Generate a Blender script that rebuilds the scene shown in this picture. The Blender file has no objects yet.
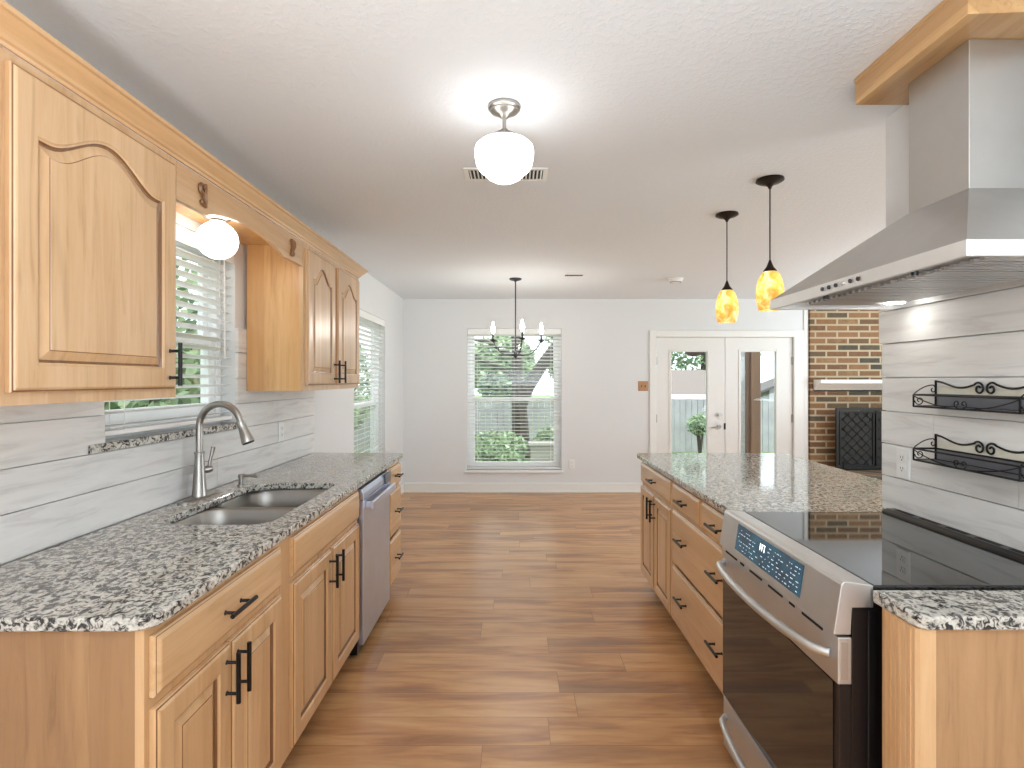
import bpy, bmesh, math, random
from mathutils import Vector, Matrix
random.seed(7)
PI = math.pi
sc = bpy.context.scene
COL = sc.collection

# ------------------------------------------------------------------ camera, world, light, exposure
cam_d = bpy.data.cameras.new('camera'); cam = bpy.data.objects.new('camera', cam_d); COL.objects.link(cam)
cam.location = (0, 0, 1.416); cam.rotation_euler = (PI/2, 0, 0)
cam_d.sensor_width = 36; cam_d.lens = 555/1024*36
cam_d.shift_x = -3/1024; cam_d.shift_y = -4/1024
cam_d.clip_start = .02
sc.camera = cam

W = bpy.data.worlds.new('sky'); sc.world = W; W.use_nodes = True
bg = W.node_tree.nodes['Background']; bg.inputs[0].default_value = (.86, .93, 1, 1); bg.inputs[1].default_value = 2.0

def lamp(name, kind, loc, energy, color=(1, 1, 1), rot=(0, 0, 0), **kw):
    d = bpy.data.lights.new(name, kind); d.energy = energy; d.color = color
    for k, v in kw.items(): setattr(d, k, v)
    o = bpy.data.objects.new(name, d); COL.objects.link(o); o.location = loc; o.rotation_euler = rot
    return o
lamp('sun', 'SUN', (0, 0, 8), 1.6, (1, .97, .9), (math.radians(35), math.radians(25), math.radians(30)), angle=.3)
# added fill lamps, unseen behind the camera and at the right, brightening the room
lamp('fill_rear', 'AREA', (.1, -2.45, 1.45), 75, (.80, .91, 1), (math.radians(166), 0, 0), shape='RECTANGLE', size=2.4, size_y=1.7)
lamp('fill_living_room', 'AREA', (5.38, 0, 1.3), 60, (.80, .91, 1), (math.radians(118), 0, PI/2), shape='RECTANGLE', size=1.6, size_y=1.6)
lamp('fill_living_room_far', 'AREA', (5.38, 4.5, 1.3), 92, (.80, .91, 1), (math.radians(160), 0, PI/2), shape='RECTANGLE', size=2.4, size_y=1.6)
# added fill disk, unseen behind the camera, aimed up to even out the ceiling
lamp('fill_ceiling', 'AREA', (-.1, -.40, .95), 36, (.90, .955, 1), (PI, 0, 0), shape='DISK', size=.5)
sc.view_settings.view_transform = 'Standard'; sc.view_settings.look = 'None'
sc.view_settings.gamma = 1; sc.view_settings.use_curve_mapping = False
sc.view_settings.exposure = 0.62
sc.cycles.use_denoising = True
sc.cycles.max_bounces = 10; sc.cycles.diffuse_bounces = 6
sc.cycles.sample_clamp_indirect = 6
sc.cycles.caustics_reflective = False; sc.cycles.caustics_refractive = False

# ------------------------------------------------------------------ material helpers
def srgb(r, g, b):
    f = lambda c: (c/255/12.92) if c/255 <= .04045 else ((c/255+.055)/1.055)**2.4
    return (f(r), f(g), f(b), 1)
class NT:
    def __init__(s, name):
        s.m = bpy.data.materials.new(name); s.m.use_nodes = True
        s.t = s.m.node_tree; s.n = s.t.nodes; s.l = s.t.links
        s.p = s.n['Principled BSDF']; s.out = s.n['Material Output']
    def new(s, typ, **kw):
        n = s.n.new(typ)
        for k, v in kw.items():
            if isinstance(k, str) and k.startswith('i_'):
                pass
            else: setattr(n, k, v)
        return n
    def link(s, a, b): s.l.new(a, b)
    def math(s, op, a, b=None, c=None):
        n = s.n.new('ShaderNodeMath'); n.operation = op
        for i, v in enumerate((a, b, c)):
            if v is None: continue
            if isinstance(v, (int, float)): n.inputs[i].default_value = v
            else: s.l.new(v, n.inputs[i])
        return n.outputs[0]
    def ramp(s, fac, stops, interp='LINEAR'):
        n = s.n.new('ShaderNodeValToRGB'); n.color_ramp.interpolation = interp
        e = n.color_ramp.elements
        while len(e) < len(stops): e.new(.5)
        for q, (p, c) in zip(e, stops): q.position = p; q.color = c
        s.l.new(fac, n.inputs[0]); return n.outputs[0]
    def noise(s, vec, scale, detail=3, rough=.5, dist=0):
        n = s.n.new('ShaderNodeTexNoise'); n.inputs['Scale'].default_value = scale
        n.inputs['Detail'].default_value = detail; n.inputs['Roughness'].default_value = rough
        n.inputs['Distortion'].default_value = dist
        if vec is not None: s.l.new(vec, n.inputs['Vector'])
        return n.outputs['Fac']
    def coords(s, scale=(1, 1, 1), rnd=True):
        tc = s.n.new('ShaderNodeTexCoord'); mp = s.n.new('ShaderNodeMapping')
        s.l.new(tc.outputs['Object'], mp.inputs[0]); mp.inputs['Scale'].default_value = scale
        if rnd:
            oi = s.n.new('ShaderNodeObjectInfo'); vm = s.n.new('ShaderNodeVectorMath'); vm.operation = 'MULTIPLY'
            cx = s.n.new('ShaderNodeCombineXYZ'); r = oi.outputs['Random']
            s.l.new(s.math('MULTIPLY', r, 37.), cx.inputs[0]); s.l.new(s.math('MULTIPLY', r, 91.), cx.inputs[1]); s.l.new(s.math('MULTIPLY', r, 53.), cx.inputs[2])
            s.l.new(cx.outputs[0], mp.inputs['Location'])
        return mp.outputs[0]
    def mix(s, fac, a, b, mode='MIX'):
        n = s.n.new('ShaderNodeMix'); n.data_type = 'RGBA'; n.blend_type = mode
        for k, v in ((0, fac), (6, a), (7, b)):
            if isinstance(v, (int, float)): n.inputs[k].default_value = v
            elif isinstance(v, tuple): n.inputs[k].default_value = v
            else: s.l.new(v, n.inputs[k])
        return n.outputs[2]
    def bump(s, h, strength=.2, dist=.01):
        b = s.n.new('ShaderNodeBump'); b.inputs['Strength'].default_value = strength; b.inputs['Distance'].default_value = dist
        s.l.new(h, b.inputs['Height']); s.l.new(b.outputs[0], s.p.inputs['Normal'])
    def base(s, c):
        if isinstance(c, tuple): s.p.inputs['Base Color'].default_value = c
        else: s.l.new(c, s.p.inputs['Base Color'])
        return s
    def set(s, rough=None, metal=None, emit=None, es=None, spec=None, coat=None, trans=None, ior=None):
        P = s.p.inputs
        if rough is not None: P['Roughness'].default_value = rough
        if metal is not None: P['Metallic'].default_value = metal
        if spec is not None: P['Specular IOR Level'].default_value = spec
        if emit is not None: P['Emission Color'].default_value = emit; P['Emission Strength'].default_value = es
        if coat is not None: P['Coat Weight'].default_value = coat
        if trans is not None: P['Transmission Weight'].default_value = trans
        if ior is not None: P['IOR'].default_value = ior
        return s
def plain(name, c, rough=.5, metal=0, nscale=30, amt=.06, bump=0, **kw):
    t = NT(name); v = t.coords(rnd=False); n = t.noise(v, nscale, 4)
    d = tuple(x*(1-amt) for x in c[:3])+(1,); l = tuple(min(1, x*(1+amt)) for x in c[:3])+(1,)
    t.base(t.ramp(n, [(.3, d), (.7, l)])); t.set(rough=rough, metal=metal, **kw)
    if bump: t.bump(n, bump, .002)
    return t.m

def wood(name, axis, light, mid, dark, rough=.34, stave=.085):
    t = NT(name); s = [1, 1, 1]; s[axis] = .07
    v = t.coords(tuple(s)); o = t.coords((1, 1, 1))
    grain = t.noise(v, 38, 7, .66, .8)
    broad = t.noise(v, 5.5, 3, .5, 1.4)
    sep = t.n.new('ShaderNodeSeparateXYZ'); t.link(o, sep.inputs[0])
    perp = [k for k in range(3) if k != axis]
    sm = t.math('ADD', sep.outputs[perp[0]], sep.outputs[perp[1]])
    st = t.math('FLOOR', t.math('DIVIDE', sm, stave))
    wn = t.n.new('ShaderNodeTexWhiteNoise'); wn.noise_dimensions = '1D'; t.link(st, wn.inputs['W'])
    c = t.ramp(broad, [(.30, dark), (.45, mid), (.62, light)])
    c = t.mix(.5, c, t.ramp(grain, [(.30, tuple(x*.8 for x in dark[:3])+(1,)), (.46, mid), (.66, light)]))
    c = t.mix(t.math('MULTIPLY', wn.outputs['Value'], .62), c, t.ramp(broad, [(0, mid), (1, dark)]))
    kn = t.noise(t.coords(tuple(.55 if k != axis else .10 for k in range(3))), 9, 2, .5, 1.2)
    c = t.mix(t.ramp(kn, [(.70, (0, 0, 0, 1)), (.80, (.5, .5, .5, 1))]), c, tuple(x*.52 for x in dark[:3])+(1,))
    t.base(c); t.set(rough=rough, coat=.35); t.p.inputs['Coat Roughness'].default_value = .22; t.bump(grain, .06, .001)
    return t.m
L_, M_, D_ = srgb(222, 188, 148), srgb(206, 167, 124), srgb(178, 135, 94)
wood_v = wood('maple_vertical', 2, L_, M_, D_)
glaze_m = wood('maple_groove_glaze', 2, srgb(150, 106, 66), srgb(126, 86, 52), srgb(100, 66, 38))
wood_y = wood('maple_along', 1, L_, M_, D_)
wood_x = wood('maple_across', 0, L_, M_, D_)
alder_y = wood('rustic_alder', 1, srgb(222, 184, 132), srgb(204, 158, 104), srgb(112, 74, 42), stave=.03)
bL, bM, bD = srgb(228, 193, 150), srgb(213, 172, 125), srgb(186, 142, 98)
base_v = wood('honey_maple_vertical', 2, bL, bM, bD); base_y = wood('honey_maple_along', 1, bL, bM, bD)
veneer = wood('shaded_maple_veneer', 2, srgb(184, 145, 103), srgb(168, 128, 87), srgb(134, 96, 62), stave=.16)  # carcass veneer; darker tone paints in the shade on the near end panels
cab_in = wood('cabinet_side_maple', 2, srgb(228, 184, 128), srgb(212, 162, 104), srgb(190, 136, 82), stave=.11)

def mk_floor():
    t = NT('oak_plank_floor'); tc = t.n.new('ShaderNodeTexCoord'); sep = t.n.new('ShaderNodeSeparateXYZ')
    t.link(tc.outputs['Object'], sep.inputs[0]); x, y = sep.outputs[0], sep.outputs[1]
    pw, pl = .182, 1.22
    yr = t.math('DIVIDE', t.math('ADD', y, 20.07), pw); row = t.math('FLOOR', yr)
    w1 = t.n.new('ShaderNodeTexWhiteNoise'); w1.noise_dimensions = '1D'; t.link(row, w1.inputs['W'])
    xr = t.math('ADD', t.math('DIVIDE', t.math('ADD', x, 20.), pl), w1.outputs['Value']); cl = t.math('FLOOR', xr)
    w2 = t.n.new('ShaderNodeTexWhiteNoise'); w2.noise_dimensions = '2D'
    cx = t.n.new('ShaderNodeCombineXYZ'); t.link(row, cx.inputs[0]); t.link(cl, cx.inputs[1]); t.link(cx.outputs[0], w2.inputs['Vector'])
    r = w2.outputs['Value']
    cv = t.n.new('ShaderNodeCombineXYZ')
    t.link(t.math('ADD', t.math('MULTIPLY', x, .13), t.math('MULTIPLY', r, 30.)), cv.inputs[0]); t.link(y, cv.inputs[1]); t.link(t.math('MULTIPLY', r, 17.), cv.inputs[2])
    g = t.noise(cv.outputs[0], 26, 6, .62, .8); b = t.noise(cv.outputs[0], 7, 3, .55, 1.0)
    light, mid, dark, grey = srgb(224, 180, 128), srgb(203, 150, 99), srgb(160, 109, 68), srgb(116, 88, 74)
    c = t.ramp(b, [(.30, grey), (.42, dark), (.50, mid), (.66, light)])
    c = t.mix(.42, c, t.ramp(g, [(.3, dark), (.5, mid), (.7, light)]))
    c = t.mix(t.math('MULTIPLY', r, .30), c, srgb(156, 114, 82))
    fy = t.math('FRACT', yr); fx = t.math('FRACT', xr)
    ey = t.math('LESS_THAN', t.math('MINIMUM', fy, t.math('SUBTRACT', 1., fy)), .008)
    ex = t.math('LESS_THAN', t.math('MINIMUM', fx, t.math('SUBTRACT', 1., fx)), .0012)
    c = t.mix(t.math('MULTIPLY', t.math('MAXIMUM', ex, ey), .55), c, srgb(92, 60, 40))
    t.base(c); t.set(rough=.30, spec=.5); t.bump(g, .08, .001)
    return t.m
floor_m = mk_floor()

def mk_granite():
    t = NT('speckled_granite'); v = t.coords(rnd=False)
    sc_ = t.coords((1, .8, 1), False)
    a = t.noise(sc_, 66, 3, .60, 1.0); b = t.noise(v, 34, 3, .6, .6); f = t.noise(v, 190, 2, .5)
    s = t.math('ADD', t.math('MULTIPLY', a, .74), t.math('MULTIPLY', b, .26))
    c = t.ramp(s, [(.40, srgb(34, 34, 38)), (.435, srgb(78, 77, 76)), (.468, srgb(132, 129, 123)), (.512, srgb(192, 189, 180)), (.68, srgb(224, 221, 212))])
    c = t.mix(t.ramp(f, [(.36, (.3, .3, .3, 1)), (.46, (0, 0, 0, 1))]), c, srgb(104, 99, 96))
    t.base(c); t.set(rough=.09, spec=.55, coat=.12); t.p.inputs['Coat Roughness'].default_value = .03
    return t.m
granite = mk_granite()

def mk_wall(name, c, bump=.12):
    t = NT(name); v = t.coords(rnd=False); n = t.noise(v, 90, 3)
    t.base(c); t.set(rough=.75); t.bump(n, bump, .0015); return t.m
wall_m = mk_wall('greige_wall_paint', srgb(226, 227, 227))
trim_m = plain('white_trim_paint', srgb(236, 236, 232), .35, amt=.01)
door_white = plain('white_door_paint', srgb(232, 231, 227), .35, amt=.01)
def mk_ceiling():
    t = NT('textured_ceiling'); v = t.coords(rnd=False)
    n = t.ramp(t.noise(v, 42, 4, .6, .5), [(.48, (0, 0, 0, 1)), (.60, (1, 1, 1, 1))])
    t.base(srgb(232, 236, 241)); t.set(rough=.85); t.bump(n, .3, .003); return t.m
ceil_m = mk_ceiling()
def mk_shiplap():
    t = NT('whitewashed_shiplap'); sep = t.n.new('ShaderNodeSeparateXYZ'); tc = t.n.new('ShaderNodeTexCoord')
    t.link(tc.outputs['Object'], sep.inputs[0])
    row = t.math('FLOOR', t.math('DIVIDE', t.math('ADD', sep.outputs[2], 9.955), .125))
    wn = t.n.new('ShaderNodeTexWhiteNoise'); wn.noise_dimensions = '1D'; t.link(row, wn.inputs['W'])
    cv = t.n.new('ShaderNodeCombineXYZ'); t.link(t.math('MULTIPLY', sep.outputs[1], .10), cv.inputs[1]); t.link(sep.outputs[2], cv.inputs[2]); t.link(row, cv.inputs[0])
    g = t.noise(cv.outputs[0], 26, 5, .6, .8)
    c = t.ramp(g, [(.3, srgb(206, 203, 200)), (.48, srgb(229, 228, 225)), (.7, srgb(238, 237, 234))])
    c = t.mix(t.math('MULTIPLY', wn.outputs['Value'], .25), c, srgb(214, 213, 213))
    t.base(c); t.set(rough=.42); t.bump(g, .08, .001); return t.m
shiplap_m = mk_shiplap()

def mk_steel(name, c=(.62, .615, .60, 1), rough=.28, axis=1):
    t = NT(name); s = [90, 90, 90]; s[axis] = 2
    v = t.coords(tuple(s), False); n = t.noise(v, 4, 3); b = t.noise(t.coords(rnd=False), 7, 3)
    t.base(t.ramp(b, [(.3, tuple(x*.93 for x in c[:3])+(1,)), (.7, c)])); t.set(rough=rough, metal=1)
    t.link(t.math('ADD', t.math('MULTIPLY', n, .04), rough-.02), t.p.inputs['Roughness'])
    return t.m
steel = mk_steel('brushed_stainless', (.70, .70, .70, 1), .42); steel_x = mk_steel('brushed_stainless_duct', (.62, .615, .60, 1), .38, 2)
steel_dw = mk_steel('dishwasher_steel', (.66, .72, .86, 1), .36, 1)
nickel = mk_steel('brushed_nickel', (.42, .40, .37, 1), .32, 2)
sink_m = mk_steel('sink_steel', (.40, .385, .36, 1), .38, 0)
black_metal = plain('matte_black_metal', srgb(26, 25, 26), .38, .5)
bronze = plain('dark_bronze', srgb(44, 36, 32), .42, .6)
tray_m = plain('grey_sheet_metal', srgb(122, 122, 130), .35, .6)
iron_m = plain('blackened_iron', srgb(44, 44, 42), .5, .4)
gunmetal = plain('grey_iron', srgb(70, 72, 76), .38, .8)
black_plastic = plain('black_enamel', srgb(22, 18, 19), .3)
black_glass = plain('black_ceramic_glass', (.010, .010, .011, 1), .03, spec=.9)
oven_glass = plain('oven_door_glass', (.012, .009, .008, 1), .04, spec=1.0)
white_plastic = plain('white_plastic', srgb(238, 238, 235), .4, amt=.01)
slot_dark = plain('slot_shadow_black', srgb(24, 24, 24), .7)
burner_m = plain('burner_mark_grey', srgb(40, 40, 42), .4)
cream = plain('cream_board', srgb(222, 219, 203), .6)
blind_m = plain('white_blind_slats', srgb(243, 243, 241), .45, amt=.01)
vinyl = plain('white_vinyl_frame', srgb(244, 244, 243), .4, amt=.01)
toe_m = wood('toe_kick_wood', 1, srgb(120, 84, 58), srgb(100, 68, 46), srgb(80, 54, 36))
def emis(name, c, s):
    t = NT(name); t.base((.9, .9, .9, 1)); t.set(rough=.3, emit=c, es=s); return t.m
globe_m = emis('lit_opal_globe', (1, .98, .95, 1), 4.2)
sinkglobe_m = emis('lit_opal_sink_globe', (1, .95, .88, 1), 3.4)
bulb_m = emis('lit_candle_bulb', (1, .96, .89, 1), 110)
amber_bulb = emis('lit_pendant_bulb', (1, .92, .78, 1), 7)
hoodlamp_m = emis('lit_hood_lamp', (1, .97, .92, 1), 22)
def mk_glass():
    t = NT('clear_pane'); t.n.remove(t.p)
    tr = t.n.new('ShaderNodeBsdfTransparent'); gl = t.n.new('ShaderNodeBsdfGlossy'); gl.inputs['Roughness'].default_value = .02
    tr.inputs[0].default_value = (.95, .97, .96, 1)
    fr = t.n.new('ShaderNodeFresnel'); fr.inputs[0].default_value = 1.45
    mx = t.n.new('ShaderNodeMixShader'); ge = t.n.new('ShaderNodeNewGeometry'); t.link(t.math('MULTIPLY', fr.outputs[0], t.math('SUBTRACT', 1., ge.outputs['Backfacing'])), mx.inputs[0]); t.link(tr.outputs[0], mx.inputs[1]); t.link(gl.outputs[0], mx.inputs[2])
    t.link(mx.outputs[0], t.out.inputs[0]); return t.m
glass_m = mk_glass()
def mk_amber():
    t = NT('amber_art_glass'); v = t.coords(rnd=False); n = t.noise(v, 16, 5, .65, 1.5)
    c = t.ramp(n, [(.32, srgb(212, 172, 84)), (.5, srgb(232, 208, 128)), (.64, srgb(250, 242, 212))])
    t.n.remove(t.p)
    tl = t.n.new('ShaderNodeBsdfTranslucent'); df = t.n.new('ShaderNodeBsdfDiffuse'); gl = t.n.new('ShaderNodeBsdfGlossy'); gl.inputs['Roughness'].default_value = .08
    em = t.n.new('ShaderNodeEmission'); em.inputs[1].default_value = .16
    t.link(c, tl.inputs[0]); t.link(c, df.inputs[0]); t.link(c, em.inputs[0])
    m1 = t.n.new('ShaderNodeMixShader'); m1.inputs[0].default_value = .4; t.link(tl.outputs[0], m1.inputs[1]); t.link(df.outputs[0], m1.inputs[2])
    m2 = t.n.new('ShaderNodeMixShader'); m2.inputs[0].default_value = .06; t.link(m1.outputs[0], m2.inputs[1]); t.link(gl.outputs[0], m2.inputs[2])
    ad = t.n.new('ShaderNodeAddShader'); t.link(m2.outputs[0], ad.inputs[0]); t.link(em.outputs[0], ad.inputs[1])
    t.link(ad.outputs[0], t.out.inputs[0]); return t.m
amber_m = mk_amber()
def mk_brick():
    t = NT('old_red_brick'); tc = t.n.new('ShaderNodeTexCoord'); sep = t.n.new('ShaderNodeSeparateXYZ'); t.link(tc.outputs['Object'], sep.inputs[0])
    cv = t.n.new('ShaderNodeCombineXYZ'); t.link(t.math('ADD', sep.outputs[0], sep.outputs[1]), cv.inputs[0]); t.link(sep.outputs[2], cv.inputs[1])
    b = t.n.new('ShaderNodeTexBrick'); t.link(cv.outputs[0], b.inputs['Vector'])
    b.inputs['Scale'].default_value = 1; b.inputs['Brick Width'].default_value = .272; b.inputs['Row Height'].default_value = .081
    b.inputs['Mortar Size'].default_value = .012; b.inputs['Mortar Smooth'].default_value = .15
    b.inputs['Color1'].default_value = (0, 0, 0, 1); b.inputs['Color2'].default_value = (1, 1, 1, 1); b.inputs['Mortar'].default_value = (.5, .5, .5, 1)
    n = t.noise(tc.outputs['Object'], 26, 4, .6)
    val = t.math('ADD', t.math('MULTIPLY', b.outputs['Color'], .8), t.math('MULTIPLY', n, .3))
    c = t.ramp(val, [(.16, srgb(72, 68, 58)), (.28, srgb(96, 82, 62)), (.38, srgb(116, 84, 58)), (.6, srgb(142, 104, 70)), (.8, srgb(110, 78, 54)), (1, srgb(156, 122, 86))])
    c = t.mix(b.outputs['Fac'], c, srgb(178, 162, 134))
    t.base(c); t.set(rough=.85); t.bump(t.math('SUBTRACT', t.math('MULTIPLY', n, .3), b.outputs['Fac']), .5, .006); return t.m
brick_m = mk_brick()
grass_m = plain('lawn_green', srgb(112, 140, 88), .9, nscale=4, amt=.25)
fence_m = plain('weathered_fence_wood', srgb(166, 164, 168), .85, nscale=3, amt=.14)
fence_dark = plain('dark_stained_fence_wood', srgb(140, 138, 108), .85, nscale=3, amt=.2)
bark_m = plain('tree_bark', srgb(70, 62, 58), .9, nscale=14, amt=.3)
leaf_m = [plain('leaf_green', srgb(132, 156, 114), .7, nscale=2, amt=.35), plain('leaf_green_pale', srgb(164, 184, 146), .7, nscale=2, amt=.3), plain('leaf_green_deep', srgb(86, 106, 74), .7, nscale=2, amt=.35)]
siding_m = plain('cream_siding', srgb(160, 153, 146), .8, nscale=2, amt=.04)
roof_m = plain('grey_shingles', srgb(104, 100, 98), .9, nscale=20, amt=.15)
post_m = wood('porch_post_wood', 2, srgb(124, 92, 66), srgb(106, 76, 52), srgb(84, 58, 38), .7)
concrete_m = plain('patio_concrete', srgb(170, 168, 164), .85, nscale=8, amt=.08)

# ------------------------------------------------------------------ mesh helpers
class B:
    def __init__(s): s.bm = bmesh.new()
    def face(s, pts, mi=0):
        f = s.bm.faces.new([s.bm.verts.new(p) for p in pts]); f.material_index = mi; return f
    def box(s, x0, x1, y0, y1, z0, z1, mi=0):
        v = [s.bm.verts.new((x, y, z)) for x in (x0, x1) for y in (y0, y1) for z in (z0, z1)]
        for q in ((0, 1, 3, 2), (4, 6, 7, 5), (0, 4, 5, 1), (2, 3, 7, 6), (0, 2, 6, 4), (1, 5, 7, 3)):
            s.bm.faces.new([v[i] for i in q]).material_index = mi
        return s
    def obox(s, c, size, rot):
        m = Matrix.Translation(c) @ rot.to_matrix().to_4x4() if hasattr(rot, 'to_matrix') else Matrix.Translation(c) @ rot
        h = [a/2 for a in size]
        v = [s.bm.verts.new(m @ Vector((x, y, z))) for x in (-h[0], h[0]) for y in (-h[1], h[1]) for z in (-h[2], h[2])]
        for q in ((0, 1, 3, 2), (4, 6, 7, 5), (0, 4, 5, 1), (2, 3, 7, 6), (0, 2, 6, 4), (1, 5, 7, 3)):
            s.bm.faces.new([v[i] for i in q])
        return s
    def rings(s, rs, cap0=False, cap1=False, closed=True, bands=()):
        R = [[s.bm.verts.new(p) for p in r] for r in rs]; n = len(rs[0])
        for w, (a, b) in enumerate(zip(R, R[1:])):
            for i in range(n if closed else n-1):
                j = (i+1) % n
                s.bm.faces.new((a[i], a[j], b[j], b[i])).material_index = 1 if w in bands else 0
        if cap0: s.bm.faces.new(list(reversed(R[0])))
        if cap1: s.bm.faces.new(R[-1])
        return s
    def lathe(s, prof, c=(0, 0), n=24, z0=0):
        s.rings([[(c[0]+r*math.cos(2*PI*k/n), c[1]+r*math.sin(2*PI*k/n), z0+z) for k in range(n)] for r, z in prof], prof[0][0] > 1e-4, prof[-1][0] > 1e-4)
        return s
    def prism(s, poly, f, a, b):
        s.rings([[f(u, v, a) for u, v in poly], [f(u, v, b) for u, v in poly]], True, True); return s
    def tube(s, pts, r, n=8, closed=False):
        pts = [Vector(p) for p in pts]; rr = r if isinstance(r, (list, tuple)) else [r]*len(pts)
        rs = []; up = None
        for i, p in enumerate(pts):
            if closed: t = pts[(i+1) % len(pts)]-pts[i-1]
            else: t = pts[min(i+1, len(pts)-1)]-pts[max(i-1, 0)]
            t.normalize()
            if up is None: up = Vector((0, 0, 1)) if abs(t.z) < .9 else Vector((1, 0, 0))
            a = (up-t*up.dot(t)).normalized(); up = a; b = t.cross(a)
            rs.append([tuple(p+(a*math.cos(2*PI*k/n)+b*math.sin(2*PI*k/n))*rr[i]) for k in range(n)])
        if closed: rs.append(rs[0]); s.rings(rs)
        else: s.rings(rs, True, True)
        return s
    def build(s, name, mat, parent=None, smooth=False, bevel=0, seg=2, angle=None):
        bm = s.bm
        bmesh.ops.recalc_face_normals(bm, faces=bm.faces)
        if parent is not None: org = ORG[parent.name]
        else:
            lo = [min(v.co[k] for v in bm.verts) for k in range(3)]; hi = [max(v.co[k] for v in bm.verts) for k in range(3)]
            org = Vector(((lo[0]+hi[0])/2, (lo[1]+hi[1])/2, lo[2]))
        bmesh.ops.translate(bm, verts=bm.verts, vec=-org)
        if smooth:
            for f in bm.faces: f.smooth = True
        me = bpy.data.meshes.new(name); bm.to_mesh(me); bm.free()
        for m_ in (mat if isinstance(mat, list) else [mat]): me.materials.append(m_)
        o = bpy.data.objects.new(name, me); COL.objects.link(o)
        if smooth:
            try: me.set_sharp_from_angle(angle=math.radians(angle or 40))
            except Exception: pass
        if parent is None: o.location = org
        else: o.parent = parent
        ORG[o.name] = org
        if bevel:
            b = o.modifiers.new('soft_edge', 'BEVEL'); b.width = bevel; b.segments = seg; b.limit_method = 'ANGLE'; b.angle_limit = math.radians(40)
        return o
ORG = {}
def thing(name, loc, label=None, cat=None, group=None, kind=None):
    o = bpy.data.objects.new(name, None); COL.objects.link(o); o.location = loc; ORG[o.name] = Vector(loc); o.empty_display_size = .1
    return tag(o, label, cat, group, kind)
def tag(o, label=None, cat=None, group=None, kind=None):
    if label: o['label'] = label
    if cat: o['category'] = cat
    if group: o['group'] = group
    if kind: o['kind'] = kind
    return o
def struct(o): o['kind'] = 'structure'; return o
def dup(root, delta, label=None, parent=None):
    c = root.copy(); COL.objects.link(c)
    if parent is not None: c.parent = parent
    else:
        c.location = root.location+Vector(delta)
        if label: c['label'] = label
    for ch in [x for x in bpy.data.objects if x.parent == root]: dup(ch, None, None, c)
    return c

# ------------------------------------------------------------------ the setting
XL, XR, YB, YF, H = -1.41, 5.5, 7.0, -2.6, 2.44
T = .15
struct(B().box(XL-T, XR+T, YF-T, YB+T, -.06, 0).build('floor', floor_m))
struct(B().box(XL-T, XR+T, YF-T, YB+T, H, H+.12).build('ceiling', ceil_m))
def wall_open(name, axis, at0, at1, u0, u1, z0, z1, holes, mat):
    """wall slab between at0 and at1, spanning u0..u1, with rectangular holes (ua,ub,za,zb)"""
    b = B(); us = sorted({u0, u1, *[h[0] for h in holes], *[h[1] for h in holes]}); zs = sorted({z0, z1, *[h[2] for h in holes], *[h[3] for h in holes]})
    bm = b.bm; V = {}
    def vt(u, z, a):
        k = (round(u, 5), round(z, 5), a)
        if k not in V: V[k] = bm.verts.new((a, u, z) if axis == 'x' else (u, a, z))
        return V[k]
    solid = lambda i, j: 0 <= i < len(us)-1 and 0 <= j < len(zs)-1 and not any(h[0]-1e-6 <= us[i] < h[1]-1e-6 and h[2]-1e-6 <= zs[j] < h[3]-1e-6 for h in holes)
    for i in range(len(us)-1):
        for j in range(len(zs)-1):
            if not solid(i, j): continue
            a, c, d, e = us[i], us[i+1], zs[j], zs[j+1]
            bm.faces.new([vt(a, d, at0), vt(c, d, at0), vt(c, e, at0), vt(a, e, at0)])
            bm.faces.new([vt(a, d, at1), vt(c, d, at1), vt(c, e, at1), vt(a, e, at1)])
            if not solid(i-1, j): bm.faces.new([vt(a, d, at0), vt(a, e, at0), vt(a, e, at1), vt(a, d, at1)])
            if not solid(i+1, j): bm.faces.new([vt(c, d, at0), vt(c, e, at0), vt(c, e, at1), vt(c, d, at1)])
            if not solid(i, j-1): bm.faces.new([vt(a, d, at0), vt(c, d, at0), vt(c, d, at1), vt(a, d, at1)])
            if not solid(i, j+1): bm.faces.new([vt(a, e, at0), vt(c, e, at0), vt(c, e, at1), vt(a, e, at1)])
    return struct(b.build(name, mat))
K1 = (1.886, 2.795, 1.20, 2.07)     # kitchen window
K2 = (4.86, 6.03, .27, 2.065)       # dining side window
K3 = (-.605, .585, .27, 2.065)      # dining back window
DR = (1.76, 3.53, 0, 1.975)         # french doors
wl = wall_open('wall_left', 'x', XL-T, XL, YF, YB, 0, H, [K1, K2], wall_m)
wall_open('wall_back', 'y', YB, YB+T, XL-T, XR+T, 0, H, [K3, DR], wall_m)
wall_open('wall_right', 'x', XR, XR+T, YF, YB, 0, H, [(-.8, .8, .5, 2.1), (3.3, 5.7, .5, 2.1)], wall_m)
wall_open('wall_front', 'y', YF-T, YF, XL-T, XR+T, 0, H, [(-1.1, 1.3, .6, 2.3)], wall_m)
wr = wall_open('wall_kitchen_right', 'x', 1.45, 1.57, YF, 2.17, 0, H, [], wall_m)
struct(B().box(XL, .8, YB-.014, YB, 0, .118).box(.8, 1.68, YB-.014, YB, 0, .118).box(XL, 1.68, YB-.022, YB-.012, 0, .02).build('baseboard_back', trim_m, bevel=.003))
struct(B().box(XL, XL+.014, 3.86, YB-.02, 0, .118).build('baseboard_left', trim_m, bevel=.003))

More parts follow.
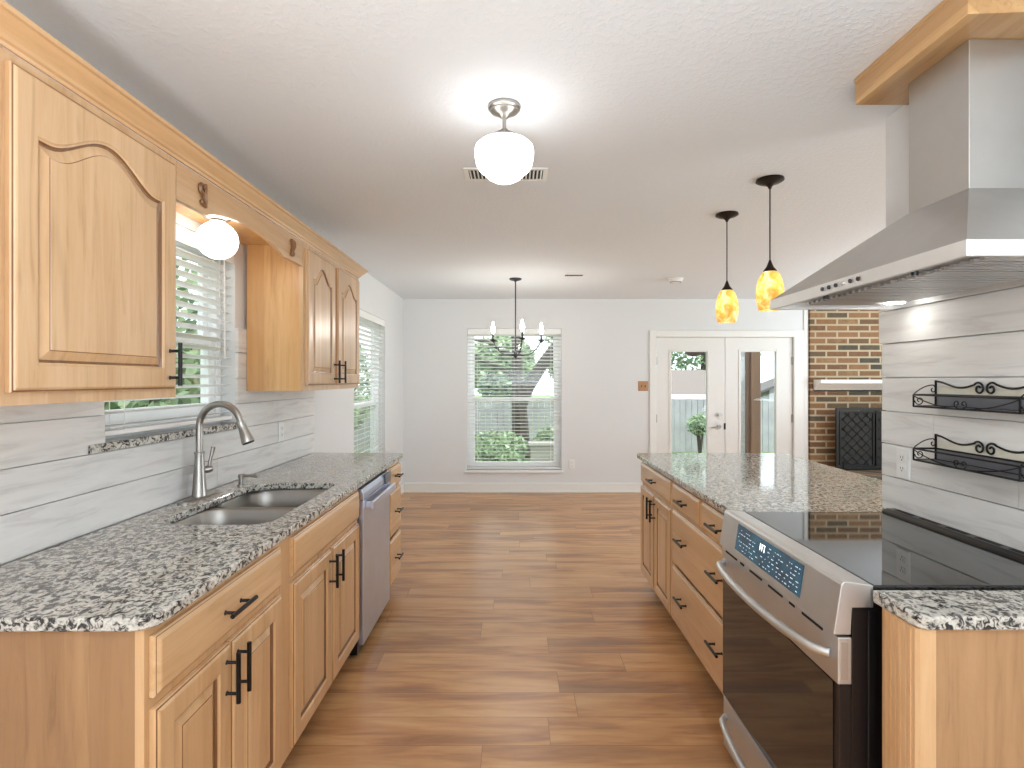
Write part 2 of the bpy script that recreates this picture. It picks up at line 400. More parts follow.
# shiplap panelling: boards with small gaps, part of the wall
ROWS = [.915, 1.048, 1.172, 1.297, 1.425, 1.555, 1.68, 1.81]
def boards(name, xw, sgn, y0, y1, zs, holes, parent, joints):
    b = B()
    for r, (za, zb) in enumerate(zip(zs, zs[1:])):
        th = .015+.0022*((r*7) % 3)*.5
        js = sorted([y0, y1]+[j for j in joints[r % len(joints)] if y0 < j < y1])
        for ya, yb in zip(js, js[1:]):
            segs = [(ya, yb, za, zb)]
            for (ha, hb, hz0, hz1) in holes:
                out = []
                for (a, c, d, e) in segs:
                    if c <= ha or a >= hb or e <= hz0 or d >= hz1: out.append((a, c, d, e)); continue
                    if a < ha: out.append((a, ha, d, e))
                    if c > hb: out.append((hb, c, d, e))
                    if d < hz0: out.append((max(a, ha), min(c, hb), d, hz0))
                    if e > hz1: out.append((max(a, ha), min(c, hb), hz1, e))
                segs = out
            for (a, c, d, e) in segs:
                if c-a < .004 or e-d < .004: continue
                x0, x1 = (xw, xw+th) if sgn > 0 else (xw-th, xw)
                b.box(x0, x1, a+(.0009 if a == ya else 0), c-(.0009 if c == yb else 0), d+(.0016 if d == za else 0), e-(.0016 if e == zb else 0))
    return b.build(name, shiplap_m, parent)
boards('shiplap_panelling', XL, 1, .2, 3.86, ROWS[:-1], [K1], wl, [(1.02, 2.6), (1.5,), (1.31, 2.2, 3.25), (2.3,), (1.2, 3.0)])
boards('shiplap_panelling', 1.45, -1, .2, 2.17, ROWS[:6], [], wr, [(1.02,), (1.58,), (1.9, .8), (.7,), (1.3,)])
boards('shiplap_panelling', 1.444, -1, .2, 2.18, ROWS[5:], [], wr, [(.9,), (1.5,)])

# windows --------------------------------------------------------------------------------------
def window(name, fm, u0, u1, z0, z1, zr, stool=True):
    """fm maps (u, depth outward, z) to the world; depth 0 = room face of the wall"""
    w = thing(name, fm((u0+u1)/2, .08, z0), kind='structure')
    def bx(b, ua, ub, d0, d1, za, zb):
        p, q = fm(ua, d0, za), fm(ub, d1, zb)
        b.box(min(p[0], q[0]), max(p[0], q[0]), min(p[1], q[1]), max(p[1], q[1]), za, zb)
    def rect(ua, ub, d0, d1, za, zb, t, name, tb=None):
        tb = tb or t; b = B()
        bx(b, ua, ua+t, d0, d1, za, zb); bx(b, ub-t, ub, d0, d1, za, zb)
        bx(b, ua+t, ub-t, d0, d1, zb-t, zb); bx(b, ua+t, ub-t, d0, d1, za, za+tb)
        return b.build(name, vinyl, w, bevel=.002)
    rect(u0, u1, .07, .15, z0, z1, .045, 'window_frame')
    s1 = rect(u0+.045, u1-.045, .112, .14, zr-.02, z1-.045, .042, 'upper_sash')
    s2 = rect(u0+.045, u1-.045, .08, .108, z0+.045, zr+.03, .046, 'lower_sash', .06)
    g = B(); bx(g, u0+.085, u1-.085, .124, .128, zr+.015, z1-.085); g.build('pane', glass_m, s1)
    g = B(); bx(g, u0+.088, u1-.088, .092, .096, z0+.10, zr-.01); g.build('pane', glass_m, s2)
    if stool:
        b = B(); bx(b, u0-.03, u1+.03, -.03, -.0005, z0-.022, z0+.002); bx(b, u0+.001, u1-.001, -.0005, .07, z0+.0002, z0+.012)
        b.build('window_stool', trim_m, w, bevel=.003)
    return w
fl = lambda u, d, z: (XL-d, u, z)
fb = lambda u, d, z: (u, YB+d, z)
w1 = window('window_1', fl, *K1, 1.60, stool=False)
w2 = window('window_2', fl, *K2, 1.165)
w3 = window('window_3', fb, *K3, 1.165)
# granite sill of the kitchen window
sl = B().box(XL-.068, XL+.028, K1[0]+.001, K1[1]-.001, 1.1995-.0, 1.2035).box(XL+.0175, XL+.030, 1.81, 2.80, 1.174, 1.2035)
sl.build('granite_sill', granite, w1, bevel=.003)

def blind(label, fm, u0, u1, z0, z1, d=.036, tilt=12, wand=True, ztop_gap=0, pitch=.0445):
    b0 = thing('window_blind', fm((u0+u1)/2, d, z0), label, 'window blind')
    def bx(b, ua, ub, d0, d1, za, zb):
        p, q = fm(ua, d0, za), fm(ub, d1, zb)
        b.box(min(p[0], q[0]), max(p[0], q[0]), min(p[1], q[1]), max(p[1], q[1]), za, zb)
    a, e = u0+.006, u1-.006
    h = B(); bx(h, a, e, d-.028, d+.028, z1-.05, z1-.002); bx(h, a-.001, e+.001, d-.036, d-.028, z1-.072, z1-.004); h.build('headrail', blind_m, b0, bevel=.002)
    s = B(); z = z0+.04; ct, st = math.cos(math.radians(tilt)), math.sin(math.radians(tilt)); hw = .025
    while z < z1-.08:
        pr = []
        for k in range(5):
            q = -hw+2*hw*k/4; pr.append((q*ct, q*st+.0025*(1-(q/hw)**2)))
        top = [(d+p, z+v+.0014) for p, v in pr]; bot = [(d+p, z+v-.0014) for p, v in reversed(pr)]
        loop = top+bot
        s.rings([[fm(a, p, v) for p, v in loop], [fm(e, p, v) for p, v in loop]], True, True)
        z += pitch
    s.build('slats', blind_m, b0)
    r = B(); bx(r, a, e, d-.025, d+.025, z0+.004, z0+.022); r.build('bottom_rail', blind_m, b0, bevel=.003)
    n = 3 if u1-u0 > 1 else 2
    for k in range(n):
        u = u0+.13+(u1-u0-.26)*k/(n-1); c = B()
        for dd in (-.027, .027): bx(c, u-.0012, u+.0012, d+dd-.0008, d+dd+.0008, z0+.02, z1-.05)
        c.build('ladder_cord', blind_m, b0)
    if wand:
        p = [fm(u1-.10, d-.034, z1-.07), fm(u1-.10, d-.036, z1-.55)]
        B().tube(p, .004, 6).build('tilt_wand', white_plastic, b0)
        p = [fm(u0+.16, d-.034, z1-.07), fm(u0+.16, d-.036, z1-.62)]
        c = B().tube(p, .0012, 5); c.tube([fm(u0+.16, d-.036, z1-.62), fm(u0+.16, d-.036, z1-.66)], [.003, .008], 8); c.build('pull_cord', white_plastic, b0)
    return b0
blind('white horizontal slat blind in the kitchen window above the sink', fl, K1[0], K1[1], 1.215, K1[3], d=.036, tilt=-14)
blind('white slat blind on the side wall dining window past the dishwasher', fl, K2[0], K2[1], K2[2]+.02, K2[3], tilt=-16)
blind('white slat blind over the tall window behind the chandelier', fb, K3[0], K3[1], K3[2]+.02, K3[3], tilt=-10)

# french doors --------------------------------------------------------------------------------
def french(name, x0, x1, gx0, gx1, hinge_x, lever=None):
    d = thing(name, ((x0+x1)/2, YB+.05, .01), kind='structure'); y0, y1 = YB+.025, YB+.068
    z1, gz0, gz1 = 1.952, .30, 1.785
    b = B().box(x0, gx0, y0, y1, .012, z1).box(gx1, x1, y0, y1, .012, z1).box(gx0, gx1, y0, y1, .012, gz0).box(gx0, gx1, y0, y1, gz1, z1)
    b.build('door_leaf', door_white, d)
    b = B(); t = .028
    for yy in ((y0-.009, y0+.001), (y1-.001, y1+.009)):
        b.box(gx0-t*.6, gx0+.012, *yy, gz0-t*.6, gz1+t*.6).box(gx1-.012, gx1+t*.6, *yy, gz0-t*.6, gz1+t*.6)
        b.box(gx0+.012, gx1-.012, *yy, gz1-.012, gz1+t*.6).box(gx0+.012, gx1-.012, *yy, gz0-t*.6, gz0+.012)
    b.build('glazing_bead', door_white, d, bevel=.003)
    B().box(gx0+.001, gx1-.001, y0+.018, y0+.023, gz0+.001, gz1-.001).build('pane', glass_m, d)
    for z in (1.66, .93, .25):
        B().box(hinge_x-.012, hinge_x+.012, y0-.008, y0-.0005, z-.05, z+.05).tube([(hinge_x, y0-.010, z-.052), (hinge_x, y0-.010, z+.052)], .006, 8).build('hinge', nickel, d)
    if lever:
        for z, r in ((.978, .028), (.825, .027)):
            f = lambda u, v, a: (lever+u, y0-a, z+v)
            c = [(r*math.cos(2*PI*k/20), r*math.sin(2*PI*k/20)) for k in range(20)]
            o = B().prism(c, f, .0004, .018).prism([(u*.5, v*.5) for u, v in c], f, .018, .036)
            if z < .9: o.tube([(lever, y0-.045, z), (lever-.05, y0-.05, z-.004), (lever-.11, y0-.045, z-.01)], [.010, .009, .007], 8); o.build('door_lever', nickel, d, smooth=True)
            else: o.build('deadbolt', nickel, d, smooth=True)
        B().box(x1-.012, x1+.010, y0-.006, y0-.0004, .79, .87).build('latch_plate', black_metal, d)
    return d
french('door_1', 1.785, 2.655, 1.965, 2.445, 1.785, lever=2.58)
french('door_2', 2.662, 3.508, 2.845, 3.315, 3.508)
tr = B().box(1.705, 1.775, YB-.016, YB, 0, 2.035).box(3.515, 3.64, YB-.016, YB, 0, 2.035).box(1.7755, 3.5145, YB-.016, YB, 1.962, 2.035)
tr.box(1.697, 1.7045, YB-.022, YB, 0, 2.035).box(1.697, 3.645, YB-.022, YB, 2.0355, 2.046)
struct(tr.build('trim_1', trim_m, bevel=.003))
struct(B().box(1.762, 1.779, YB-.001, YB+.14, 0, 1.974).box(3.514, 3.529, YB-.001, YB+.14, 0, 1.974).box(1.78, 3.513, YB-.001, YB+.14, 1.958, 1.974).build('trim_2', trim_m))
struct(B().box(3.64, 3.69, YB-.018, YB, 0, H).build('trim_3', trim_m))

# fireplace -----------------------------------------------------------------------------------
fp = thing('brick_fireplace', (4.5, 6.9, 0), 'red brown brick fireplace with raised hearth beyond the peninsula', 'fireplace')
B().box(3.70, 5.49, 6.955, 6.999, 0, 2.44).build('brick_face', brick_m, fp)
B().box(3.80, 5.49, 6.25, 6.954, 0, .31).build('hearth', brick_m, fp, bevel=.006)
B().prism([(0, 0), (0, .018), (.03, .04), (.12, .09), (.17, .10), (.17, .145), (-.0, .145)], lambda u, v, a: (a, 6.954-u, 1.275+v), 3.74, 5.4).build('mantel_shelf', trim_m, fp, bevel=.002)
B().box(4.2, 5.1, 6.93, 6.954, .32, 1.0).build('firebox', slot_dark, fp)

fs = thing('fireplace_screen', (4.75, 6.85, .31), 'dark iron fireplace screen with diamond lattice doors on the hearth', 'fireplace screen')
sx0, sx1, sz0, sz1, sy = 3.93, 5.30, .325, 1.075, 6.80
f = B()
for a in (sx0, sx1-.035): f.box(a, a+.035, sy-.012, sy+.012, sz0, sz1)
f.box(sx0+.035, sx1-.035, sy-.012, sy+.012, sz1-.035, sz1).box(sx0+.035, sx1-.035, sy-.012, sy+.012, sz0, sz0+.035)
f.build('screen_frame', iron_m, fs, bevel=.002)
for a, b in ((sx0+.04, 4.395), (4.415, 4.86), (4.88, sx1-.04)):
    dd = B()
    for q in (a, b-.016): dd.box(q, q+.016, sy-.018, sy-.002, sz0+.04, sz1-.04)
    dd.box(a+.016, b-.016, sy-.018, sy-.002, sz1-.056, sz1-.04).box(a+.016, b-.016, sy-.018, sy-.002, sz0+.04, sz0+.056)
    dr = dd.build('screen_door', iron_m, fs)
    lt = B(); w_, h_ = b-a-.032, sz1-sz0-.112; xa, za = a+.016, sz0+.056
    for s_ in (1, -1):
        c = -h_
        while c < w_:
            pts = []
            x_lo = max(0, c); x_hi = min(w_, c+h_)
            if x_hi-x_lo > .02:
                p = (xa+x_lo, x_lo-c); q = (xa+x_hi, x_hi-c)
                za_, zb_ = (za+p[1], za+q[1]) if s_ > 0 else (za+h_-p[1], za+h_-q[1])
                lt.tube([(p[0], sy-.010+.004*s_, za_), (q[0], sy-.010+.004*s_, zb_)], .0045, 4)
            c += .115
    lt.build('lattice', iron_m, dr)
    B().box(a+.016, b-.016, sy-.001, sy+.001, sz0+.056, sz1-.056).build('mesh_panel', plain('dark_wire_mesh', srgb(52, 52, 50), .8), dr)
for x in (4.02, 5.2):
    B().tube([(x, sy-.10, .322), (x, sy-.05, .324), (x, sy-.016, .345), (x, sy-.016, .42)], .009, 6).build('foot', iron_m, fs)

# ------------------------------------------------------------------ cabinet pieces
def fpm(xf, sgn): return lambda u, v, w: (xf+sgn*w, u, v)     # u along y, v height, w out of the front
def rect_ring(f, u0, u1, v0, v1, w, n, arch=None):
    """closed ring: n points on the top edge; arch(s) gives the drop-corrected height"""
    pts = [f(u0, v0, w), f(u1, v0, w)]
    for k in range(n+1):
        s = 1-2*k/n; u = (u0+u1)/2+(u1-u0)/2*s
        pts.append(f(u, v1+(arch(s) if arch else 0), w))
    return pts
def bell(rise):
    def g(s):
        a = abs(s)/.86
        return rise*((math.cos(PI*min(a, 1))+1)/2)**.85-.0
    return g
def raised_door(f, u0, u1, v0, v1, parent, mat=wood_v, rise=0, rail=.058, name='door', t=.02):
    n = 28 if rise else 1
    topr = rail+(rise if rise else 0)
    o0, o1, p0, p1 = u0+rail, u1-rail, v0+rail, v1-topr
    ar = bell(rise) if rise else None
    R = lambda i, w, a=None: rect_ring(f, u0+i, u1-i, v0+i, v1-i, w, n, None)
    C = lambda i, w: rect_ring(f, o0+i, o1-i, p0+i, p1-i, w, n, ar)
    b = B()
    b.rings([R(0, .0006), R(0, t-.009), R(.002, t-.006), R(.005, t-.0045), R(.0075, t-.0015), R(.011, t),
             C(-.001, t), C(.002, t-.0025), C(.006, t-.004), C(.008, t-.010), C(.013, t-.0115), C(.034, t-.0035), C(.0355, t-.0015), C(.038, t-.001)], True, True, bands=(2, 8, 9, 11))
    return b.build(name, [mat, glaze_m], parent)
def slab_front(f, u0, u1, v0, v1, parent, mat=wood_y, name='drawer', t=.02):
    R = lambda i, w: rect_ring(f, u0+i, u1-i, v0+i, v1-i, w, 1)
    b = B().rings([R(0, .0006), R(0, t-.010), R(.0035, t-.007), R(.005, t-.006), R(.011, t-.0015), R(.015, t)], True, True, bands=(2,))
    return b.build(name, [mat, glaze_m], parent)
def pull(f, u, v, w, parent, vert=True, L=.135, name='handle'):
    b = B(); h = L/2; q = h*.62
    g = (lambda a, c: f(u, v+a, w+c)) if vert else (lambda a, c: f(u+a, v, w+c))
    b.tube([g(-h, .032), g(h, .032)], .0062, 10)
    for s in (-q, q): b.tube([g(s, -.0005), g(s, .003), g(s, .031)], [.0075, .0045, .0045], 8)
    return b.build(name, black_metal, parent, smooth=True, angle=50)

# ------------------------------------------------------------------ left base run
XF = -.795; f = fpm(XF, 1)
def base_cabinet(label, xa, xb, y0, y1, sgn, near_end=False, far_end=False, open_top=False, group=None, zt=.883, sl0=.03):
    """xa = back x, xb = front x (face frame)"""
    c = thing('base_cabinet', ((xa+xb)/2, (y0+y1)/2, 0), label, 'cabinet', group)
    lo, hi = min(xa, xb), max(xa, xb); ff = xb-sgn*.02
    blo, bhi = min(xa, ff), max(xa, ff)
    b = B().box(blo, bhi, y0, y0+.016, .10, zt).box(blo, bhi, y1-.016, y1, .10, zt).box(blo, bhi, y0+.016, y1-.016, .10, .116)
    if not open_top: b.box(blo, bhi, y0+.016, y1-.016, zt-.016, zt)
    xk = xa+sgn*.001; b.box(min(xa, xa+sgn*.008), max(xa, xa+sgn*.008), y0+.016, y1-.016, .116, zt-.016)
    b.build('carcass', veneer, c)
    fr = B().box(min(ff, xb), max(ff, xb), y0, y0+sl0, .10, zt).box(min(ff, xb), max(ff, xb), y1-.03, y1, .10, zt)
    fr.box(min(ff, xb), max(ff, xb), y0+sl0, y1-.03, zt-.03, zt).box(min(ff, xb), max(ff, xb), y0+sl0, y1-.03, .10, .13).box(min(ff, xb), max(ff, xb), y0+sl0, y1-.03, .70, .73)
    fr.build('face_frame', base_v, c)
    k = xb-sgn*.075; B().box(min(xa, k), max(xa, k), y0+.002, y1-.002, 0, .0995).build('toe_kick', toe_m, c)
    return c
XW = XL+.003
cA = base_cabinet('maple base cabinet nearest the camera on the left, one drawer over two doors', XW, XF, 1.19, 1.875, 1)
slab_f = slab_front(f, 1.205, 1.852, .725, .860, cA, base_y); pull(f, 1.527, .793, .02, slab_f, vert=False)
d = raised_door(f, 1.205, 1.517, .122, .700, cA, base_v); pull(f, 1.492, .615, .02, d)
d = raised_door(f, 1.523, 1.852, .122, .700, cA, base_v); pull(f, 1.552, .615, .02, d)
cB = base_cabinet('maple sink base cabinet with a blank panel over two doors beside the dishwasher', XW, XF, 1.877, 2.80, 1, open_top=True, sl0=.09)
B().box(XF-.02, XF, 2.34, 2.39, .13, .70).build('centre_stile', base_v, cB)
slab_front(f, 1.952, 2.775, .725, .860, cB, base_y, name='false_drawer_front')
d = raised_door(f, 1.952, 2.352, .122, .700, cB, base_v); pull(f, 2.322, .615, .02, d)
d = raised_door(f, 2.374, 2.775, .122, .700, cB, base_v); pull(f, 2.404, .615, .02, d)
cD = base_cabinet('narrow maple cabinet with three drawers at the far end past the dishwasher', XW, XF, 3.445, 3.80, 1)
for z0, z1 in ((.725, .855), (.42, .705), (.125, .40)):
    s_ = slab_front(f, 3.46, 3.785, z0, z1, cD, base_y); pull(f, 3.622, (z0+z1)/2+.005, .02, s_, vert=False, L=.11)

# dishwasher
dw = thing('dishwasher', (-1.1, 3.12, 0), 'stainless steel dishwasher with a bar handle between the base cabinets', 'dishwasher')
B().box(-1.36, -.80, 2.815, 3.43, .02, .868).build('tub_body', black_plastic, dw)
B().box(-.80, -.772, 2.826, 3.424, .065, .80).build('door', steel_dw, dw, bevel=.003)
B().prism([(-.80, .803), (-.772, .803), (-.772, .835), (-.782, .858), (-.80, .858)], lambda u, v, a: (u, a, v), 2.826, 3.424).build('control_strip', steel_dw, dw, bevel=.002)
hb = B().prism([(-.735, .745), (-.728, .752), (-.728, .788), (-.738, .792), (-.744, .788), (-.744, .75)], lambda u, v, a: (u, a, v), 2.86, 3.39)
for y in (2.875, 3.36): hb.box(-.7715, -.742, y-.006, y+.02, .755, .785)
hb.build('bar_handle', steel_dw, dw, bevel=.002)
B().box(-.771, -.760, 3.28, 3.40, .80, .862).build('vent_badge', plain('grey_plastic', srgb(120, 122, 128), .4), dw, bevel=.003)
B().box(-1.30, -.85, 2.83, 3.42, 0, .02).build('foot_skid', black_plastic, dw)

# left worktop with sink cut-out
def smooth_rect(x0, x1, y0, y1, r, n=8, rs=None):
    rs = rs or (r, r, r, r); pts = []
    for (cx, cy, a0, rr) in ((x1-rs[0], y1-rs[0], 0, rs[0]), (x0+rs[1], y1-rs[1], 90, rs[1]), (x0+rs[2], y0+rs[2], 180, rs[2]), (x1-rs[3], y0+rs[3], 270, rs[3])):
        for k in range(n+1):
            a = math.radians(a0+90*k/n); pts.append((cx+rr*math.cos(a), cy+rr*math.sin(a)))
    return pts
def slab(outer, hole, z0, z1, name, mat, parent=None):
    b = B(); bm = b.bm
    e = .004
    def offset(poly, d):
        out = []
        n = len(poly)
        for i in range(n):
            p0, p, p1 = Vector(poly[i-1]), Vector(poly[i]), Vector(poly[(i+1) % n])
            t = (p1-p0).normalized(); nrm = Vector((t.y, -t.x)); out.append(tuple(p-nrm*d))
        return out
    def ring(poly, z): return [bm.verts.new((x, y, z)) for x, y in poly]
    def strip(a, c):
        n = len(a)
        for i in range(n): bm.faces.new((a[i], a[(i+1) % n], c[(i+1) % n], c[i]))
    def side(poly):
        rs = [ring(offset(poly, e), z0), ring(poly, z0+e), ring(poly, z1-e), ring(offset(poly, e*.35), z1-e*.35), ring(offset(poly, e), z1)]
        for a, c in zip(rs, rs[1:]): strip(a, c)
        return rs[0], rs[-1]
    ob, ot = side(outer)
    def loop_edges(r): return [bm.edges.get((r[i], r[(i+1) % len(r)])) for i in range(len(r))]
    if hole:
        hb, ht = side(list(reversed(hole)))
        bmesh.ops.triangle_fill(bm, use_beauty=True, edges=loop_edges(ot)+loop_edges(ht))
        bmesh.ops.triangle_fill(bm, use_beauty=True, edges=loop_edges(ob)+loop_edges(hb))
    else:
        bm.faces.new(ot); bm.faces.new(ob)
    return b.build(name, mat, parent)
CT0, CT1 = .8845, .914
sink_hole = smooth_rect(-1.262, -.862, 1.93, 2.705, .10, 8, (.07, .15, .11, .07))
cl = slab(smooth_rect(XL+.019, -.765, 1.168, 3.83, .02, 5, (.03, .003, .003, .05)), sink_hole, CT0, CT1, 'granite_worktop', granite)
tag(cl, 'long speckled grey granite worktop on the left with the sink cut-out', 'worktop')

sk = thing('kitchen_sink', (-1.06, 2.32, .70), 'stainless steel double bowl sink set under the left granite worktop', 'sink')
def bowl(y0, y1):
    b = B(); n = 6
    def rg(i, z, r): return [(x, y, z) for x, y in smooth_rect(-1.272+i, -.852-i, y0+i, y1-i, r, n)]
    b.rings([rg(-.012, .8835, .10), rg(0, .8835, .09), rg(.004, .878, .09), rg(.010, .80, .088), rg(.014, .72, .085), rg(.03, .695, .08), rg(.07, .69, .06), rg(.15, .686, .04)], False, True)
    return b.build('basin', sink_m, sk, smooth=True, angle=60)
ba = bowl(1.925, 2.300); bb = bowl(2.325, 2.71)
for bo, y in ((ba, 2.11), (bb, 2.52)):
    B().lathe([(0.0001, .6885), (.02, .6885), (.03, .688), (.042, .690), (.044, .687)], (-1.06, y), 20).build('drain', nickel, bo, smooth=True)
B().box(-1.27, -.853, 2.306, 2.319, .80, .8835).build('divider_rim', sink_m, sk, bevel=.004)

# faucet
FX, FY = -1.342, 2.36
fa = thing('kitchen_faucet', (FX, FY, CT1), 'brushed nickel gooseneck pull-down faucet behind the sink', 'faucet')
B().rings([[(x, y, z) for x, y in smooth_rect(FX-.03+i, FX+.03-i, FY-.13+i, FY+.13-i, .029-i*.9, 6)] for i, z in ((0, CT1+.0003), (0, CT1+.006), (.004, CT1+.009))], True, True).build('deck_plate', nickel, fa, smooth=True)
B().lathe([(.030, CT1+.009), (.030, CT1+.012), (.0285, CT1+.018), (.024, CT1+.08), (.0185, CT1+.17), (.0185, CT1+.188), (.0205, CT1+.189), (.0205, CT1+.196), (.016, CT1+.198)], (FX, FY), 24).build('faucet_body', nickel, fa, smooth=True)
pts = [(FX, FY, CT1+.197), (FX, FY, CT1+.28)]
R_ = .096; zc = CT1+.304
dx, dy = math.cos(math.radians(-8)), math.sin(math.radians(-8))
for k in range(0, 21):
    a = PI-PI*.93*k/20; rr = R_+R_*math.cos(a); pts.append((FX+rr*dx, FY+rr*dy, zc+R_*math.sin(a)))
B().tube(pts, .0140, 14).build('gooseneck', nickel, fa, smooth=True)
ex = Vector(pts[-1]); dv = (Vector(pts[-1])-Vector(pts[-2])).normalized()
dv = (dv+Vector((.12*dx, .12*dy, 0))).normalized()
hd = B().tube([ex+dv*t for t in (-.004, .004, .008, .03, .06, .085, .092)], [.017, .0185, .0175, .0178, .022, .0265, .025], 16)
hd.build('spray_head', nickel, fa, smooth=True)
B().tube([ex+dv*.0921, ex+dv*.095], [.024, .023], 16).build('spray_nozzle', slot_dark, fa)
lv = B().tube([(FX, FY+.018, 1.03), (FX+.012, FY+.045, 1.03), (FX+.016, FY+.058, 1.03)], [.016, .0165, .015], 14)
lv.tube([(FX+.014, FY+.05, 1.035), (FX+.018, FY+.052, 1.07), (FX+.028, FY+.058, 1.125)], [.008, .0065, .009], 10)
lv.build('lever_handle', nickel, fa, smooth=True)
sdp = thing('soap_dispenser', (-1.30, 2.64, CT1), 'small brushed nickel soap dispenser on the worktop behind the sink', 'soap dispenser')
B().lathe([(.021, CT1+.0003), (.021, CT1+.006), (.014, CT1+.009), (.0135, CT1+.034), (.016, CT1+.036), (.016, CT1+.052), (.013, CT1+.055)], (-1.30, 2.64), 18).build('pump_body', nickel, sdp, smooth=True)
B().tube([(-1.30, 2.64, CT1+.046), (-1.26, 2.64, CT1+.046), (-1.225, 2.64, CT1+.043)], [.008, .006, .007], 10).build('spout', nickel, sdp, smooth=True)

# ------------------------------------------------------------------ uppers
XU = -1.10; fu = fpm(XU, 1)
def upper(label, y0, y1, zt=2.13):
    c = thing('wall_cabinet', ((XL+XU)/2, (y0+y1)/2, 1.36), label, 'cabinet')
    xb = XL+.018
    b = B().box(xb, XU-.02, y0, y0+.018, 1.36, zt).box(xb, XU-.02, y1-.018, y1, 1.36, zt).box(xb, XU-.02, y0+.018, y1-.018, 1.375, 1.39).box(xb, XU-.02, y0+.018, y1-.018, zt-.018, zt).box(xb, xb+.006, y0+.018, y1-.018, 1.39, zt-.018)
    b.build('carcass', cab_in, c)
    fr = B().box(XU-.02, XU, y0, y0+.04, 1.36, zt).box(XU-.02, XU, y1-.04, y1, 1.36, zt).box(XU-.02, XU, y0+.04, y1-.04, zt-.045, zt).box(XU-.02, XU, y0+.04, y1-.04, 1.36, 1.40)
    ym = None
    fr.build('face_frame', wood_v, c)
    return c
u1 = upper('large maple wall cabinet nearest the camera, left of the sink window', .55, 1.80)
d = raised_door(fu, .575, 1.15, 1.388, 2.105, u1, rise=.075, rail=.062); pull(fu, .615, 1.465, .02, d)
d = raised_door(fu, 1.195, 1.772, 1.388, 2.105, u1, rise=.075, rail=.062); pull(fu, 1.738, 1.465, .02, d)
B().box(XU-.02, XU, 1.15, 1.20, 1.40, 2.085).build('centre_stile', wood_v, u1)
u2 = upper('maple wall cabinet with two narrow arched doors between the two windows', 2.88, 3.90)
d = raised_door(fu, 2.905, 3.35, 1.388, 2.105, u2, rise=.075, rail=.062); pull(fu, 3.318, 1.465, .02, d)
d = raised_door(fu, 3.40, 3.865, 1.388, 2.105, u2, rise=.075, rail=.062); pull(fu, 3.432, 1.465, .02, d)
B().box(XU-.02, XU, 3.345, 3.40, 1.40, 2.085).build('centre_stile', wood_v, u2)
# crown moulding, mitred return at the far end
cr_prof = [(0, 2.128), (.006, 2.128), (.008, 2.136), (.014, 2.139), (.018, 2.146), (.040, 2.168), (.046, 2.176), (.053, 2.178), (.053, 2.19), (0, 2.19)]
path = [((XU, .40), (1, 0)), ((XU, 3.90), (1, 1)), ((XL+.004, 3.90), (0, 1))]
cm = B(); cm.rings([[(p[0]+n_[0]*u, p[1]+n_[1]*u, v+.004) for u, v in cr_prof] for p, n_ in path], True, True)
tag(cm.build('crown_moulding', base_y), 'maple crown moulding running along the top of the left wall cabinets', 'moulding')
# valance
vb = B(); outline = [(1.803, 2.13), (1.803, 2.005), (1.985, 2.005)]
n = 22
for k in range(n+1):
    s = k/n; y = 2.0+.62*s; outline.append((y, 2.012+.040*math.sin(PI*s)**.8))
outline += [(2.635, 2.005), (2.877, 2.005), (2.877, 2.13)]
vb.prism(outline, lambda u, v, a: (a, u, v), XU-.019, XU)
va = tag(vb.build('window_valance', wood_y, bevel=.002), 'arched maple valance board spanning the gap above the kitchen window', 'valance')
def applique(y, z, flip):
    b = B(); x = XU+.006; s = 1 if flip else -1; k_ = 1.45
    def sp(cy, cz, r0, turns, a0, dirn):
        pts = []; rr = []
        for k in range(22):
            q = k/21; a = a0+dirn*turns*2*PI*q; r = r0*(1-.75*q); pts.append((x, cy+r*math.cos(a), cz+r*math.sin(a))); rr.append(.0085*(1-.35*q))
        b.tube(pts, rr, 6)
    sp(y, z+.023, .021, .8, -PI/2, s); sp(y, z-.023, .021, .8, PI/2, s)
    b.tube([(x, y-.020*s, z+.042), (x+.003, y-.006*s, z), (x, y-.020*s, z-.042)], [.005, .011, .005], 6)
    return b.build('carved_applique', glaze_m, va, smooth=True)
applique(1.945, 2.066, False); applique(2.74, 2.066, True)
vt = B().box(XL+.004, XU-.021, 1.803, 2.877, 2.115, 2.13)
tag(vt.build('soffit_board', cab_in), 'maple board closing the top of the gap behind the valance', 'board')
# sink globe
gl = thing('globe_light', (-1.27, 2.37, 2.115), 'round lit white globe light under the soffit above the sink', 'ceiling light')
B().lathe([(.055, 2.1145), (.055, 2.106), (.045, 2.10), (.03, 2.098), (.03, 2.088)], (-1.27, 2.37), 24).build('light_base', nickel, gl, smooth=True)
pr = [(.030, .080)]+[(.082*math.sin(a), .080*math.cos(a)) for a in [PI*(.12+.88*k/18) for k in range(19)]]
B().lathe([(max(r, .0003), z) for r, z in reversed(pr)], (-1.27, 2.37), 32, 2.012).build('globe_shade', sinkglobe_m, gl, smooth=True)

